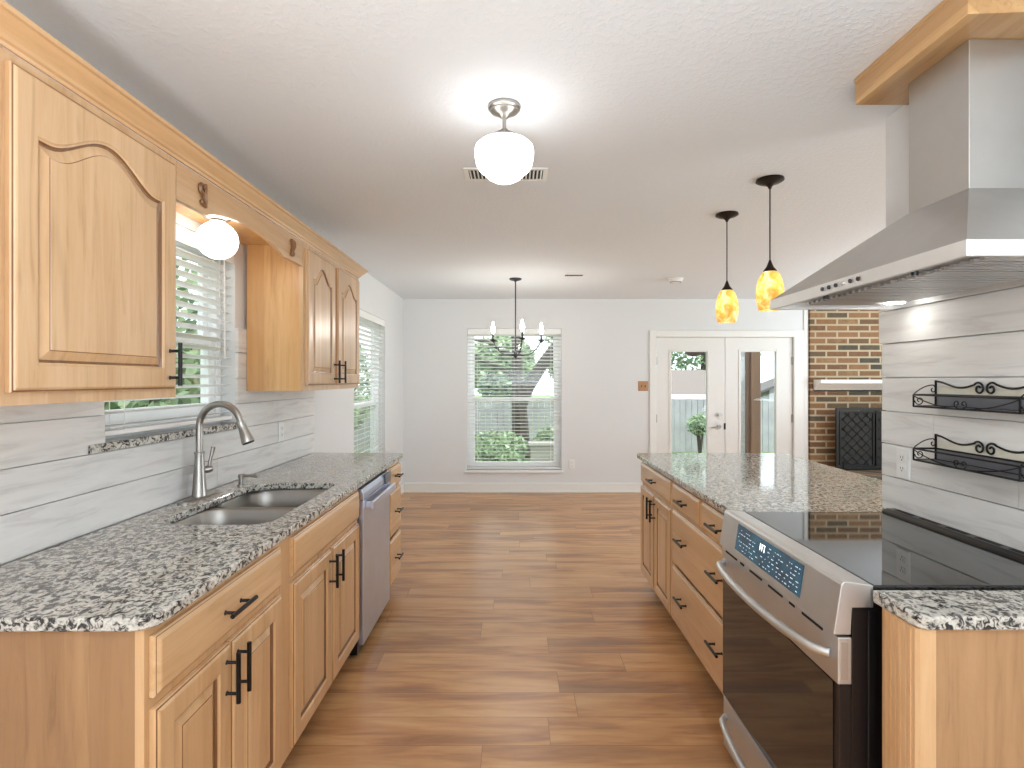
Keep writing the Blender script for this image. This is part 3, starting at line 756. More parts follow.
# ------------------------------------------------------------------ right base run
XD = .87; fr_ = fpm(XD, -1)
cC = base_cabinet('maple peninsula end cabinet with one drawer over two narrow doors', 1.445, XD, 3.03, 3.79, -1)
s_ = slab_front(fr_, 3.05, 3.765, .73, .860, cC, base_y); pull(fr_, 3.40, .795, .02, s_, vert=False)
d = raised_door(fr_, 3.05, 3.395, .125, .705, cC, base_v, rail=.05); pull(fr_, 3.368, .62, .02, d)
d = raised_door(fr_, 3.42, 3.765, .125, .705, cC, base_v, rail=.05); pull(fr_, 3.447, .62, .02, d)
cE = base_cabinet('wide maple drawer cabinet beside the range, two small over two wide drawers', 1.445, XD, 2.09, 3.028, -1)
B().box(XD, XD+.02, 2.545, 2.575, .722, .853).build('centre_stile', base_v, cE)
for a, b_ in ((2.105, 2.545), (2.575, 3.015)):
    s_ = slab_front(fr_, a, b_, .735, .858, cE, base_y); pull(fr_, (a+b_)/2, .795, .02, s_, vert=False)
for z0, z1 in ((.43, .715), (.13, .415)):
    s_ = slab_front(fr_, 2.105, 3.015, z0, z1, cE, base_y)
    for y in (2.32, 2.80): pull(fr_, y, (z0+z1)/2+.02, .02, s_, vert=False)
pb = B().box(1.447, 1.468, 2.175, 3.79, 0, .883)
for y in (2.2, 2.72, 3.25):
    pb.box(1.468, 1.476, y, y+.06, .03, .86)
pb.box(1.468, 1.476, 2.2, 3.78, .80, .87).box(1.468, 1.476, 2.2, 3.78, .02, .10)
tag(pb.build('peninsula_back_panel', base_v), 'maple back panel of the peninsula facing the living room', 'panel')
pen = [(.83, 2.083), (1.432, 2.083), (1.432, 2.186), (1.84, 2.186), (1.84, 3.816-.03), (1.81, 3.816), (.87, 3.816), (.842, 3.804), (.83, 3.776)]
tag(slab(pen, None, CT0, CT1, 'granite_worktop', granite), 'speckled granite worktop of the peninsula under the two pendants', 'worktop')
# near right
cN = thing('base_cabinet', (1.15, 1.25, 0), 'small maple end cabinet between the range and the camera, lower right', 'cabinet')
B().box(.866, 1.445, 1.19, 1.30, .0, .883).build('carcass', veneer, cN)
nf = B()
nf.prism([(.860, 1.194), (.866, 1.186), (.90, 1.186), (.90, 1.1895), (.8655, 1.1895), (.8655, 1.30), (.860, 1.30)], lambda u, v, a: (u, v, a), .0, .883)
for k in range(6): nf.box(.8575, .8601, 1.205+k*.016, 1.212+k*.016, .02, .88)
nf.build('fluted_filler', base_v, cN)
near = [(.857, 1.327), (.857, 1.20), (.870, 1.175), (1.43, 1.175), (1.43, 1.327)]
tag(slab(near[::-1] if False else [(.857, 1.21), (.862, 1.188), (.876, 1.175), (1.432, 1.175), (1.432, 1.329), (.857, 1.329)], None, CT0, CT1, 'granite_worktop', granite), 'short piece of speckled granite worktop on the near side of the range', 'worktop')

# ------------------------------------------------------------------ range
R0, R1 = 1.334, 2.080
rg = thing('electric_range', (1.1, 1.707, 0), 'stainless slide-in electric range with black glass cooktop and oven door', 'range')
ry = lambda u, v, a: (u, a, v)
b = B().box(.812, 1.425, R0+.004, R1-.004, .05, .905)
for k in range(3): b.box(.85+k*.045, .868+k*.045, R0+.001, R0+.0045, .10, .86)
b.build('range_body', black_plastic, rg, bevel=.003)
B().box(.83, 1.38, R0+.03, R1-.03, 0, .0495).build('plinth', black_plastic, rg)
B().prism([(.766, .803), (.808, .803), (.811, .868), (.862, .868), (.862, .921), (.857, .923), (.800, .931), (.789, .930), (.784, .922)], ry, R0, R1).build('control_panel', steel, rg, bevel=.002)
# display set into the sloping face
P0, P1 = Vector((.766, 0, .803)), Vector((.784, 0, .922)); dirv = (P1-P0); nrm = Vector((-dirv.z, 0, dirv.x)).normalized()
def onp(t, y, o=0): q = P0+dirv*t+nrm*o; return (q.x, y, q.z)
disp = B(); disp.rings([[onp(.20, 1.50, .0002), onp(.20, 1.94, .0002), onp(.93, 1.94, .0002), onp(.93, 1.50, .0002)], [onp(.20, 1.50, .0016), onp(.20, 1.94, .0016), onp(.93, 1.94, .0016), onp(.93, 1.50, .0016)]], True, True)
tmat = NT('touch_display'); tmat.base((.01, .015, .025, 1)); tmat.set(rough=.12)
vv = tmat.coords(rnd=False); nn = tmat.noise(vv, 9, 3)
tmat.link(tmat.ramp(nn, [(.3, (.012, .03, .055, 1)), (.6, (.02, .10, .15, 1)), (.8, (.03, .14, .13, 1))]), tmat.p.inputs['Emission Color']); tmat.p.inputs['Emission Strength'].default_value = .5
ds = disp.build('touch_display', tmat.m, rg)
ic = B(); rnd = random.Random(3)
def quad(t0, t1, ya, yb, o=.0021):
    ic.rings([[onp(t0, ya, o-.0004), onp(t0, yb, o-.0004), onp(t1, yb, o-.0004), onp(t1, ya, o-.0004)], [onp(t0, ya, o), onp(t0, yb, o), onp(t1, yb, o), onp(t1, ya, o)]], True, True)
for r_ in range(6):
    t0 = .27+r_*.105; y = 1.515
    while y < 1.925:
        w_ = rnd.choice((.005, .009, .013, .004))
        if not (1.70 < y < 1.79 and r_ >= 3) and rnd.random() < .72: quad(t0, t0+.018, y, y+w_)
        y += w_+rnd.choice((.008, .012, .018))
ic.build('panel_icons', emis('icon_glow', (.40, .62, .78, 1), .32), ds)  # rows of small touch-display icons in one mesh
ic = B()
for k, y in enumerate((1.728, 1.744, 1.757)): quad(.62, .80, y, y+.004)
quad(.78, .80, 1.728, 1.748); quad(.69, .71, 1.744, 1.761)
ic.build('clock_digits', emis('clock_glow', (.9, .97, 1, 1), 1.4), ds)
# door
B().box(.781, .8115, R0+.003, R1-.003, .242, .681).build('oven_door', black_plastic, rg, bevel=.002)
od = B().box(.7775, .7805, R0+.024, R1-.004, .246, .679); od.build('oven_glass', oven_glass, rg)
ts = B().box(.7765, .8105, R0, R1, .683, .797); t_ = ts.build('door_top_band', steel, rg, bevel=.003)
vs = B()
for y, w_ in ((1.40, .10), (1.54, .03), (1.61, .09), (1.745, .09), (1.88, .03), (1.94, .10)): vs.box(.7745, .777, y, y+w_, .784, .790)
vs.build('vent_slots', slot_dark, t_)
B().box(.784, .80, R0-.0012, R0-.0002, .695, .785).build('door_end_cap', steel_x, t_)
def bow(z, name, r=.0125, x0=.775, proud=.062, ya=R0+.03, yb=R1-.03):
    pts = []
    for k in range(25):
        s = k/24; y = ya+(yb-ya)*s; pts.append((x0-proud*(math.sin(PI*s)**.38 if 0 < s < 1 else 0), y, z))
    return B().tube(pts, [r*.9]+[r]*23+[r*.9], 12).build(name, nickel if False else steel, rg, smooth=True)
bow(.745, 'door_handle')
B().box(.779, .812, R0+.003, R1-.003, .055, .236).build('storage_drawer', steel, rg, bevel=.004)
bow(.175, 'drawer_handle', .011, .778, .05)
B().box(.8625, 1.372, R0+.0005, R1-.0005, .906, .9225).build('glass_cooktop', black_glass, rg, bevel=.002)
rb = B().prism([(1.3725, .906), (1.431, .906), (1.431, .930), (1.425, .936), (1.392, .936), (1.378, .930), (1.3725, .926)], ry, R0+.0005, R1-.0005).build('rear_vent_trim', black_plastic, rg, bevel=.002)
sl_ = B()
for k in range(6): sl_.box(1.400, 1.416, R0+.04+k*.117, R0+.125+k*.117, .9362, .9372)
sl_.build('vent_slots', slot_dark, rb)


# ------------------------------------------------------------------ hood
hd_ = thing('range_hood', (1.2, 1.635, 1.678), 'stainless steel pyramid range hood with chimney on the right wall', 'range hood')
HX, HY0, HY1, HB = .96, 1.18, 2.09, 1.680; HZ = 1.716; XWr = 1.4255
# lip: frame open underneath
b = B().box(HX, HX+.012, HY0, HY1, HB, HZ).box(HX+.012, XWr, HY0, HY0+.012, HB, HZ).box(HX+.012, XWr, HY1-.012, HY1, HB, HZ).box(XWr-.012, XWr, HY0+.012, HY1-.012, HB, HZ)
b.build('hood_lip', mk_steel('satin_steel', (.86, .86, .86, 1), .5), hd_, bevel=.0015)
CX, CY0, CY1, CZ = 1.242, 1.518, 1.751, 1.94
b = B(); b.rings([[(HX+.003, HY0+.003, HZ), (HX+.003, HY1-.003, HZ), (XWr, HY1-.003, HZ), (XWr, HY0+.003, HZ)], [(CX-.003, CY0-.003, CZ), (CX-.003, CY1+.003, CZ), (XWr, CY1+.003, CZ), (XWr, CY0-.003, CZ)]], True, True)
b.build('canopy', steel_x, hd_)
B().box(CX, XWr, CY0, CY1, CZ, 2.349).build('chimney_duct', mk_steel('duct_steel', (.64, .63, .61, 1), .38, 2), hd_, bevel=.0015)
# underside baffles
b = B().box(HX+.013, XWr-.013, HY0+.013, HY1-.013, 1.700, 1.712); b.build('underside_plate', steel, hd_)
fl_ = B()
for k in range(26):
    y = HY0+.07+k*.030
    fl_.prism([(0, 0), (.018, 0), (.013, .009), (.005, .009)], lambda u, v, a: (a, y+u, 1.688+v), HX+.10, XWr-.06)
fl_.build('baffle_filter', steel, hd_)
for y in (1.43, 1.84):
    B().tube([(HX+.07, y, 1.70), (HX+.07, y, 1.684)], .008, 10).build('filter_knob', gunmetal, hd_)
for y in (1.30, 1.96):
    B().lathe([(.0001, 1.6865), (.032, 1.6865), (.032, 1.6875)], (XWr-.085, y), 18).build('hood_lamp', hoodlamp_m, hd_)
for k in range(6):
    y = 1.55+k*.036; c = [(.0062*math.cos(2*PI*j/12), .0062*math.sin(2*PI*j/12)) for j in range(12)]
    B().prism(c, lambda u, v, a: (HX-a, y+u, 1.699+v), .0002, .005).build('push_button', gunmetal if k != 2 else steel, hd_)
hs = B(); poly = [(1.155, 1.415), (1.436, 1.40), (1.436, 1.885), (1.155, 1.885)]
hs.rings([[(x, y, z) for x, y in poly] for z in (2.3495, 2.439)], True, True)
hs.rings([[(x, y, z) for x, y in [(1.1525, 1.4125), (1.436, 1.3975), (1.436, 1.8875), (1.1525, 1.8875)]] for z in (2.424, 2.4395)], True, True)
tag(hs.build('duct_cover_box', alder_y, bevel=.002), 'rustic wooden box on the ceiling above the hood chimney', 'box')

# ------------------------------------------------------------------ wire racks on the right wall
def rack(label, zf0, zf1, zb, hx=0):
    xw, xf, y0, y1 = 1.4315, 1.352, 1.486, 1.883; ym = (y0+y1)/2
    t = thing('spice_rack', ((xw+xf)/2, ym, zf0), label, 'spice rack', 'wire racks on the right wall')
    r = .0031
    B().tube([(xf, y0, zf1), (xf, y1, zf1), (xw-.004, y1, zf1), (xw-.004, y0, zf1)], r, 6, True).tube([(xf, y0, zf0), (xf, y1, zf0), (xw-.004, y1, zf0), (xw-.004, y0, zf0)], r, 6, True).build('basket_rail', black_metal, t)
    for x, y in ((xf, y0), (xf, y1)): B().tube([(x, y, zf0), (x, y, zf1)], r, 6).build('upright', black_metal, t)
    for y in (y0, y1): B().tube([(xw-.004, y, zf0-.004), (xw-.004, y, zb+.004)], r*1.25, 6).build('upright', black_metal, t)
    def top(y):
        s = abs(y-ym)/((y1-y0)/2); return zb-.013+.012*math.cos(PI*(1-s)*1.7) if s > .16 else None
    b = B()
    for sg in (-1, 1):
        pts = []
        for k in range(16):
            s = 1-.80*k/15; pts.append((xw-.004, ym+sg*s*(y1-y0)/2, zb-.010+.010*math.cos(2*PI*(1-s)*.95)))
        # scroll
        cy, cz = ym+sg*.022, zb-.022; e = Vector(pts[-1]); a0 = math.atan2(e.z-cz, (e.y-cy)); r0 = math.hypot(e.y-cy, e.z-cz)
        dirn = sg
        for k in range(1, 30):
            q = k/29; a = a0+dirn*2*PI*1.35*q; rr = r0*(1-q)+.004*q if q < .99 else .004
            rr = .020*(1-q)+.005*q if q > .15 else r0+(.0175-r0)*q/.15
            pts.append((xw-.005, cy+rr*math.cos(a), cz+rr*math.sin(a)))
        b.tube(pts, .0032, 6)
    b.build('scroll_top', black_metal, t, smooth=True)
    B().box(xw-.0012, xw-.0002, y0+.004, y1-.004, zf1+.001, zb-.016).build('backing_board', cream, t)
    B().box(xf+.001, xw-.006, y0+.001, y1-.001, zf0-.0005, zf0+.0008).box(xw-.0035, xw-.0015, y0+.001, y1-.001, zf0, zf1).build('tray', tray_m, t)
    b = B(); pts = []
    for k in range(17):
        s = -1+2*k/16; pts.append((xf-.001, ym+s*(y1-y0)/2, zf0+.001+(zf1-zf0-.004)*abs(s)**2.2))
    b.tube(pts, .0019, 6)
    for sg in (-1, 1):
        pts = []
        for k in range(18):
            q = k/17; a = -PI/2+sg*(2*PI*1.1*q); rr = .012*(1-q)+.003*q; pts.append((xf-.001, ym+sg*.013+rr*math.cos(a), zf0+.016+rr*math.sin(a)))
        b.tube(pts, .0018, 6)
    b.build('front_scroll', black_metal, t)
    for y in (y0, y1):
        b = B(); pts = []
        for k in range(13):
            s = k/12; pts.append((xf+(xw-.012-xf)*s, y, zf1+(zb-.012-zf1)*math.sin(PI/2*s)**.8))
        for k in range(1, 16):
            q = k/15; a = PI/2-2*PI*.95*q; rr = .014*(1-q)+.004*q; pts.append((xw-.014+rr*math.cos(a)*.8, y, zb-.027+rr*math.sin(a)))
        b.tube(pts, .0019, 6)
        pts = []
        for k in range(18):
            q = k/17; a = PI+2*PI*1.2*q; rr = .016*(1-q)+.004*q; pts.append((xf+.02+rr*math.cos(a), y, (zf0+zf1)/2+rr*math.sin(a)))
        b.tube(pts, .0018, 6)
        b.build('end_scroll', black_metal, t)
    return t
rack('upper black wire scroll spice rack on the white plank wall', 1.327, 1.366, 1.411)
rack('lower black wire scroll spice rack, beside the wall outlet', 1.146, 1.184, 1.229)
B().box
# outlets, switch
def outlet(label, x, y, z, face, w=.07, h=.115, kind='outlet'):
    t = thing('wall_outlet', (x, y, z), label, 'wall outlet')
    if face == 'x-': g = lambda u, v, a: (x-a, y+u, z+v)
    elif face == 'x+': g = lambda u, v, a: (x+a, y+u, z+v)
    else: g = lambda u, v, a: (x+u, y-a, z+v)
    R = lambda i, a: [g(-w/2+i, -h/2+i, a), g(w/2-i, -h/2+i, a), g(w/2-i, h/2-i, a), g(-w/2+i, h/2-i, a)]
    B().rings([R(0, .0003), R(0, .003), R(.003, .006)], True, True).build('cover_plate', white_plastic, t)
    for s in (-.02, .02):
        c = [(.0165*math.cos(2*PI*k/18), max(-.0125, min(.0125, .0165*math.sin(2*PI*k/18)))+s) for k in range(18)]
        so = B().prism(c, g, .006, .0085).build('socket', white_plastic, t)
        q = B()
        for u in (-.006, .006): q.prism([(u-.0011, s-.003), (u+.0011, s-.003), (u+.0011, s+.006), (u-.0011, s+.006)], g, .0086, .0089)
        q.prism([(-.0025, s-.010), (.0025, s-.010), (.0025, s-.006), (-.0025, s-.006)], g, .0086, .0089)
        q.build('socket_slots', slot_dark, so)
    return t
outlet('white double outlet on the plank wall beside the range', 1.4335, 2.045, 1.11, 'x-')
outlet('white outlet on the left plank backsplash past the sink', XL+.0175, 3.30, 1.11, 'x+')
outlet('low white outlet on the dining wall right of the tall window', .715, YB-.0003, .355, 'y-')
outlet('white outlet on the left plank backsplash at the picture edge near the camera', XL+.0175, 1.42, 1.12, 'x+') if False else None
sw = thing('light_switch', (1.615, YB, 1.34), 'brown wooden double switch plate left of the french doors', 'light switch')
ys = YB-.0003
B().rings([[(1.615-.062+i, ys-a, 1.34-.062+i), (1.615+.062-i, ys-a, 1.34-.062+i), (1.615+.062-i, ys-a, 1.34+.062-i), (1.615-.062+i, ys-a, 1.34+.062-i)] for i, a in ((0, 0), (0, .005), (.008, .011))], True, True).build('wooden_plate', wood('switch_plate_wood', 2, srgb(206, 160, 112), srgb(190, 142, 96), srgb(158, 112, 74)), sw)
for x in (1.592, 1.638):
    B().box(x-.006, x+.006, ys-.020, ys-.0112, 1.325, 1.352).build('toggle', plain('brown_toggle', srgb(90, 56, 40), .4), sw, bevel=.002)

# ------------------------------------------------------------------ ceiling fixtures
GX, GY = -.040, 2.074
g = thing('schoolhouse_light', (GX, GY, H), 'white schoolhouse ceiling light on a short nickel stem', 'ceiling light')
B().lathe([(.060, H-.0005), (.062, H-.006), (.060, H-.012), (.052, H-.016), (.052, H-.022), (.036, H-.030), (.022, H-.036), (.016, H-.044), (.009, H-.047)], (GX, GY), 32).build('canopy', nickel, g, smooth=True)
B().lathe([(.007, H-.0465), (.007, H-.085), (.013, H-.088), (.017, H-.094), (.018, H-.100)], (GX, GY), 20).build('stem', nickel, g, smooth=True)
B().lathe([(.018, H-.1005), (.040, H-.106), (.050, H-.113), (.054, H-.124)], (GX, GY), 28).build('shade_holder', nickel, g, smooth=True)
B().lathe([(.050, 2.3195), (.062, 2.312), (.092, 2.300), (.107, 2.286), (.1105, 2.268), (.109, 2.245), (.104, 2.220), (.094, 2.202), (.078, 2.188), (.062, 2.172), (.040, 2.160), (.0003, 2.155)], (GX, GY), 36).build('globe_shade', globe_m, g, smooth=True)

def register(label, cx, cy, wx, wy, dark=False):
    t = thing('ceiling_vent', (cx, cy, H), label, 'vent')
    x0, x1, y0, y1 = cx-wx/2, cx+wx/2, cy-wy/2, cy+wy/2; m = .022
    B().box(x0, x1, y0, y0+m, H-.006, H-.0003).box(x0, x1, y1-m, y1, H-.006, H-.0003).box(x0, x0+m, y0+m, y1-m, H-.006, H-.0003).box(x1-m, x1, y0+m, y1-m, H-.006, H-.0003).build('vent_frame', white_plastic, t, bevel=.0015)
    B().box(x0+m, x1-m, y0+m, y1-m, H-.0012, H-.0004).build('vent_opening', slot_dark, t)
    s = B(); n = int((wx-2*m)/.018)
    for k in range(n):
        x = x0+m+.009+k*(wx-2*m)/n
        s.obox(Vector((x, cy, H-.007)), (.0095 if not dark else .005, wy-2*m, .0015), Matrix.Rotation(math.radians(35 if x < cx else -35), 4, 'Y'))
    s.build('louvers', gunmetal if dark else white_plastic, t)
    return t
register('white ceiling register behind the schoolhouse light', -.045, 2.76, .41, .17)
register('small white ceiling vent near the dining window', .575, 5.41, .22, .12, True)
sd = thing('smoke_detector', (1.62, 5.60, H), 'round white smoke detector on the ceiling near the french doors', 'smoke detector')
B().lathe([(.075, H-.0003), (.078, H-.012), (.070, H-.016), (.066, H-.034), (.045, H-.040), (.0003, H-.041)], (1.62, 5.60), 28).build('detector_body', white_plastic, sd, smooth=True)
B().lathe([(.055, H-.0372), (.055, H-.0390), (.05, H-.0400), (.05, H-.0380)], (1.62, 5.60), 24).build('vent_ring', slot_dark, sd)

# chandelier
CXh, CYh = .005, 5.6
ch = thing('chandelier', (CXh, CYh, H), 'three arm dark metal chandelier with lit candle bulbs before the tall window', 'chandelier')
B().lathe([(.062, H-.0003), (.062, H-.012), (.045, H-.020), (.018, H-.026), (.008, H-.034)], (CXh, CYh), 24).build('canopy', gunmetal, ch, smooth=True)
B().tube([(CXh, CYh, H-.03), (CXh, CYh, 1.70)], .0065, 8).build('rod', gunmetal, ch)
B().lathe([(.0065, 1.712), (.014, 1.70), (.016, 1.685), (.038, 1.675), (.038, 1.660), (.018, 1.652), (.010, 1.640), (.0003, 1.634)], (CXh, CYh), 20).build('hub', gunmetal, ch, smooth=True)
for k, (dx, dy, rr) in enumerate(((-.225, -.02, 1), (.263, .06, 1), (.065, -.26, 1))):
    a = B(); pts = []
    for q in range(13):
        s = q/12; pts.append((CXh+dx*(s**.8)*1.0, CYh+dy*(s**.8), 1.668-.010*math.sin(PI*s)+.145*s**2.6))
    a.tube(pts, .006, 8); ex_, ey_ = CXh+dx, CYh+dy
    arm = a.build('arm', gunmetal, ch, smooth=True)
    B().lathe([(.006, 1.80), (.030, 1.814), (.033, 1.822), (.012, 1.824), (.012, 1.83), (.0085, 1.831), (.0085, 1.832)], (ex_, ey_), 16).build('bobeche', gunmetal, arm, smooth=True)
    B().lathe([(.0105, 1.8325), (.0105, 1.882)], (ex_, ey_), 12).build('candle_sleeve', white_plastic if k == 9 else gunmetal, arm, smooth=True)
    B().lathe([(.007, 1.8825), (.015, 1.90), (.0185, 1.92), (.016, 1.945), (.008, 1.975), (.0004, 2.0)], (ex_, ey_), 14).build('candle_bulb', bulb_m, arm, smooth=True)

# pendants
def pendant(x, y, label):
    p = thing('pendant_light', (x, y, H), label, 'pendant light', 'amber pendants over the peninsula')
    B().lathe([(.066, H-.0003), (.068, H-.010), (.055, H-.018), (.022, H-.028), (.010, H-.040), (.006, H-.05)], (x, y), 28).build('canopy', bronze, p, smooth=True)
    B().tube([(x, y, H-.045), (x, y, 2.02)], .0035, 8).build('cord', bronze, p)
    B().lathe([(.0045, 2.028), (.010, 2.012), (.018, 1.992), (.032, 1.974), (.034, 1.966)], (x, y), 24).build('shade_cap', bronze, p, smooth=True)
    pr = [(.030, 1.972), (.047, 1.950), (.058, 1.920), (.065, 1.885), (.067, 1.850), (.064, 1.815), (.058, 1.785), (.053, 1.772)]
    B().lathe(pr+[(r-.003, z) for r, z in reversed(pr)], (x, y), 32).build('glass_shade', amber_m, p, smooth=True, angle=80) 
    B().lathe([(.011, 1.955), (.013, 1.935), (.022, 1.89), (.026, 1.86), (.022, 1.835), (.012, 1.824), (.0004, 1.820)], (x, y), 16).build('bulb', amber_bulb, p, smooth=True)
    return p
pendant(1.306, 3.42, 'amber glass pendant hanging over the far end of the peninsula')
pendant(1.300, 2.83, 'amber glass pendant partly behind the hood tip')
# lathe caps of the double-walled shades are open rings: remove caps
for o in bpy.data.objects:
    if o.name.startswith('glass_shade'):
        bm = bmesh.new(); bm.from_mesh(o.data)
        bmesh.ops.delete(bm, geom=[f for f in bm.faces if len(f.verts) > 4], context='FACES'); bm.to_mesh(o.data); bm.free()

# ------------------------------------------------------------------ outside
struct(B().box(-40, 40, -15, 60, -.40, -.30).build('ground_lawn', grass_m))
struct(B().box(1.0, 7.0, 7.16, 10.2, -.30, -.12).build('patio_slab', concrete_m))
def fence(name, label, pts, z0, z1, mat, pw=.14):
    t = thing(name, (pts[0][0], pts[0][1], z0), label, 'fence')
    (xa, ya), (xb, yb) = pts; L = math.hypot(xb-xa, yb-ya); ux, uy = (xb-xa)/L, (yb-ya)/L; a = math.atan2(uy, ux)
    b = B(); n = int(L/pw); rn = random.Random(5)
    for k in range(n):
        c = (k+.5)*pw; b.obox(Vector((xa+ux*c, ya+uy*c, (z0+z1)/2+rn.uniform(-.01, .01))), (pw-.012, .02, z1-z0), Matrix.Rotation(a, 4, 'Z'))
    b.build('picket_panel', mat, t)
    r = B()
    for z in (z0+.25, z1-.25): r.obox(Vector(((xa+xb)/2-uy*.035, (ya+yb)/2+ux*.035, z)), (L, .04, .09), Matrix.Rotation(a, 4, 'Z'))
    r.build('fence_rail', mat, t)
fence('garden_fence', 'grey board fence across the garden behind the dining window', ((-14, 13.2), (14, 13.2)), -.30, .96, fence_m)
fence('garden_fence', 'olive brown board fence outside the kitchen window', ((-4.2, -4), (-4.2, 13)), -.30, 1.9, fence_dark)
# neighbour house seen through the left french door
hn = thing('neighbour_house', (8.5, 19, -.3), 'cream sided neighbouring house with grey roof beyond the fence', 'house')
B().box(3.7, 6.3, 15.6, 21, -.3, .88).build('siding_wall', siding_m, hn)
B().box(3.5, 6.5, 15.36, 15.40, .87, 1.02).build('fascia_board', trim_m, hn)
hr = B(); hr.rings([[(3.5, 15.4, .93), (6.5, 15.4, .93), (6.5, 15.4, 1.03), (3.5, 15.4, 1.03)], [(3.5, 19, 1.66), (6.5, 19, 1.66), (6.5, 19, 1.76), (3.5, 19, 1.76)], [(3.5, 22, .93), (6.5, 22, .93), (6.5, 22, 1.03), (3.5, 22, 1.03)]], True, True); hr.build('roof', plain('pinkish_shingles', srgb(126, 114, 108), .9, nscale=12, amt=.1), hn)
hs2 = thing('garden_shed', (9.3, 15.4, -.3), 'white shed with a sloping roof edge beyond the fence', 'shed')
B().prism([(6.6, -.3), (9.5, -.3), (9.5, 2.36), (6.6, 1.2)], lambda u, v, a: (u, a, v), 14.4, 15.2).build('shed_wall', plain('white_shed_paint', srgb(176, 176, 174), .8), hs2)
B().prism([(6.2, 1.045), (6.2, 1.10), (9.7, 2.50), (9.7, 2.445)], lambda u, v, a: (u, a, v), 14.2, 15.3).build('roof', roof_m, hs2)
# raised white retaining wall in the garden and porch posts
tag(B().box(.30, 2.6, 10.6, 10.85, -.30, .16).box(.26, 2.64, 10.56, 10.89, .16, .21).build('planter_wall', siding_m), 'low pale planter wall with a dark top on the lawn', 'garden wall')
po = thing('porch_post', (4.1, 9.45, -.12), 'brown square wooden porch post outside the right french door', 'post')
B().box(3.985, 4.145, 9.36, 9.53, -.10, 2.5).build('post_shaft', post_m, po, bevel=.006)
B().box(3.96, 4.17, 9.34, 9.55, -.12, -.1).build('post_base', post_m, po)
B().box(3.94, 3.984, 9.40, 9.50, -.0999, 2.5).build('post_trim', wood('post_trim_wood', 2, srgb(112, 78, 56), srgb(96, 66, 46), srgb(80, 54, 38), .7), po)
bl = thing('brick_pier', (3.84, 9.7, -.12), 'pale grey stone pier left of the wooden porch post', 'pier')
b = B(); 
b.rings([[(x, y, z) for x, y in smooth_rect(x0, 4.02, 9.6, 9.95, .03, 3)] for x0, z in ((3.64, -.12), (3.64, .6), (3.66, 1.3), (3.74, 1.6), (3.86, 2.3))], True, True)
b.build('pier_shaft', plain('pale_stone', srgb(196, 200, 196), .9, nscale=20, amt=.15), bl)
hp = thing('hanging_planter', (2.9, 9.0, 1.84), 'dark brown bowl planter hanging under the porch', 'planter')
B().lathe([(.0004, 1.80), (.06, 1.805), (.13, 1.84), (.145, 1.885), (.13, 1.885), (.12, 1.86), (.0004, 1.85)], (2.9, 9.0), 20).build('bowl', plain('dark_clay', srgb(72, 50, 40), .7), hp, smooth=True)
for k in range(3):
    a = k*2*PI/3; B().tube([(2.9+.135*math.cos(a), 9+.135*math.sin(a), 1.885), (2.9, 9.0, 2.56)], .003, 4).build('chain', gunmetal, hp)
tag(B().box(1.0, 7.0, 9.38, 9.52, 2.501, 2.62).box(2.85, 2.95, 7.16, 9.38, 2.501, 2.60).build('porch_beam', post_m), 'wooden porch beam above the brown post', 'beam')

def leaves(b, c, rad, n, size, rn, squash=1):
    for _ in range(n):
        while True:
            p = Vector((rn.uniform(-1, 1), rn.uniform(-1, 1), rn.uniform(-1, 1)))
            if .35 < p.length < 1: break
        q = Vector(c)+Vector((p.x*rad, p.y*rad, p.z*rad*squash))
        u = Vector((rn.gauss(0, 1), rn.gauss(0, 1), rn.gauss(0, 1))).normalized(); v = u.orthogonal().normalized(); s = size*rn.uniform(.6, 1.3)
        b.face([q-u*s, q-v*s*.45, q+u*s, q+v*s*.45], rn.choice((0, 0, 1, 2)))
def tree(label, x, y, trunk, blobs, n, size, seed):
    rn = random.Random(seed); t = thing('tree', (x, y, -.3), label, 'tree')
    b = B()
    for pts, rr in trunk: b.tube([(x+p[0], y+p[1], p[2]) for p in pts], rr, 8)
    b.build('trunk', bark_m, t, smooth=True)
    lf = B()
    for (c, r) in blobs: leaves(lf, (x+c[0], y+c[1], c[2]), r, n, size, rn)
    o = lf.build('foliage', leaf_m, t); o['kind'] = 'stuff'
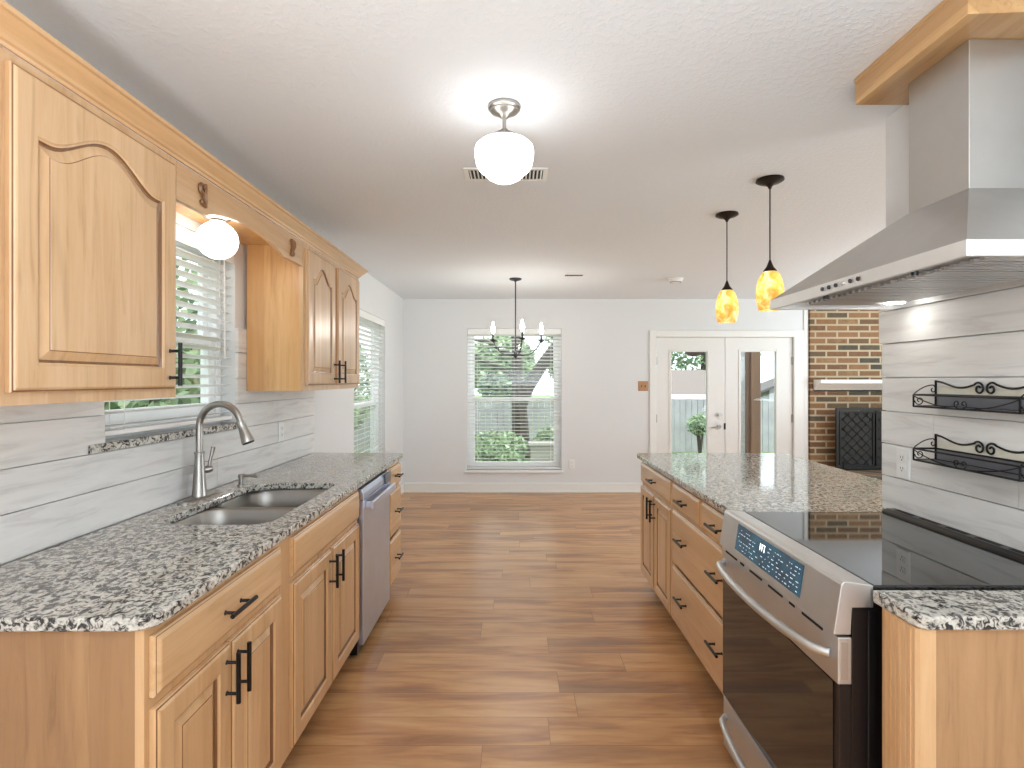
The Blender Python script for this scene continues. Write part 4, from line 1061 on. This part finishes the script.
tree('large forked dark trunk tree behind the tall dining window', .10, 12.2,
     [([(.05, 0, -.3), (0, 0, .7), (-.04, 0, 1.2), (-.06, 0, 2.2), (-.2, .1, 3.6)], [.20, .17, .13, .11, .07]),
      ([(.02, 0, .8), (.18, 0, 1.25), (.50, 0, 1.75), (.90, 0, 2.3), (1.7, .1, 3.4)], [.13, .14, .13, .11, .07]),
      ([(-.04, 0, 1.45), (-.5, 0, 1.72), (-1.2, .1, 1.95)], [.05, .04, .02]),
      ([(.6, 0, 1.85), (.95, .1, 1.75), (1.3, .1, 1.4)], [.03, .02, .012]),
      ([(-.06, 0, 1.9), (-.7, 0, 2.25), (-1.5, .1, 2.4)], [.05, .04, .02])],
     [((-1.6, .6, 3.2), .8), ((.3, .8, 3.6), .8)], 160, .09, 3)
def shrub(label, x, y, z, r, n, size, seed, squash=.8):
    rn = random.Random(seed); t = thing('shrub', (x, y, -.3), label, 'shrub')
    b = B()
    for k in range(5):
        a = k*1.3; b.tube([(x, y, -.3), (x+.3*r*math.cos(a), y+.3*r*math.sin(a), z)], [.03, .01], 5)
    b.build('stem', bark_m, t)
    lf = B(); leaves(lf, (x, y, z), r, n, size, rn, squash); o = lf.build('foliage', leaf_m, t); o['kind'] = 'stuff'
shrub('bushy green shrub on the lawn left of the planter wall', -.42, 11.35, .0, .72, 1300, .06, 11, .55)
shrub('round green shrub in front of the grey fence behind the planter', .72, 11.55, .22, .34, 500, .05, 12, .6)
shrub('tall green shrub outside the dining window by the fence corner', -1.9, 11.9, .5, .6, 900, .07, 13)
shrub('leafy green shrub against the fence outside the left french door', 4.1, 12.3, .42, .30, 500, .05, 14)
for i, (x, y, z, r, lb) in enumerate(((3.6, 26, 3.4, 2.2, 'leafy tree over the neighbouring roof behind the left french door'), (8.5, 25, 3.6, 2.6, 'leafy tree behind the white shed roof'), (-.5, 21, 1.9, 1.3, 'pale green tree far behind the forked trunk'), (2.4, 23, 2.2, 1.1, 'dense green tree right of the forked trunk behind the garden fence'))):
    tree(lb, x, y, [([(0, 0, -.3), (0, 0, z)], [.2, .1])], [((0, 0, z), r)], 2600, .16, 20+i)
for i, (x, y, z, r, lb) in enumerate(((-3.2, 2.6, 1.9, .72, 'green shrub close outside the kitchen window'), (-3.2, 4.6, 1.7, .8, 'tall green shrub outside the side wall near the kitchen'), (-3.2, 7.3, 1.3, .8, 'green shrub outside the side dining window'), (-3.2, 9.6, 1.3, .85, 'green shrub at the far side corner of the house'))):
    shrub(lb, x, y, z, r, 1500, .07, 30+i, 1.1)
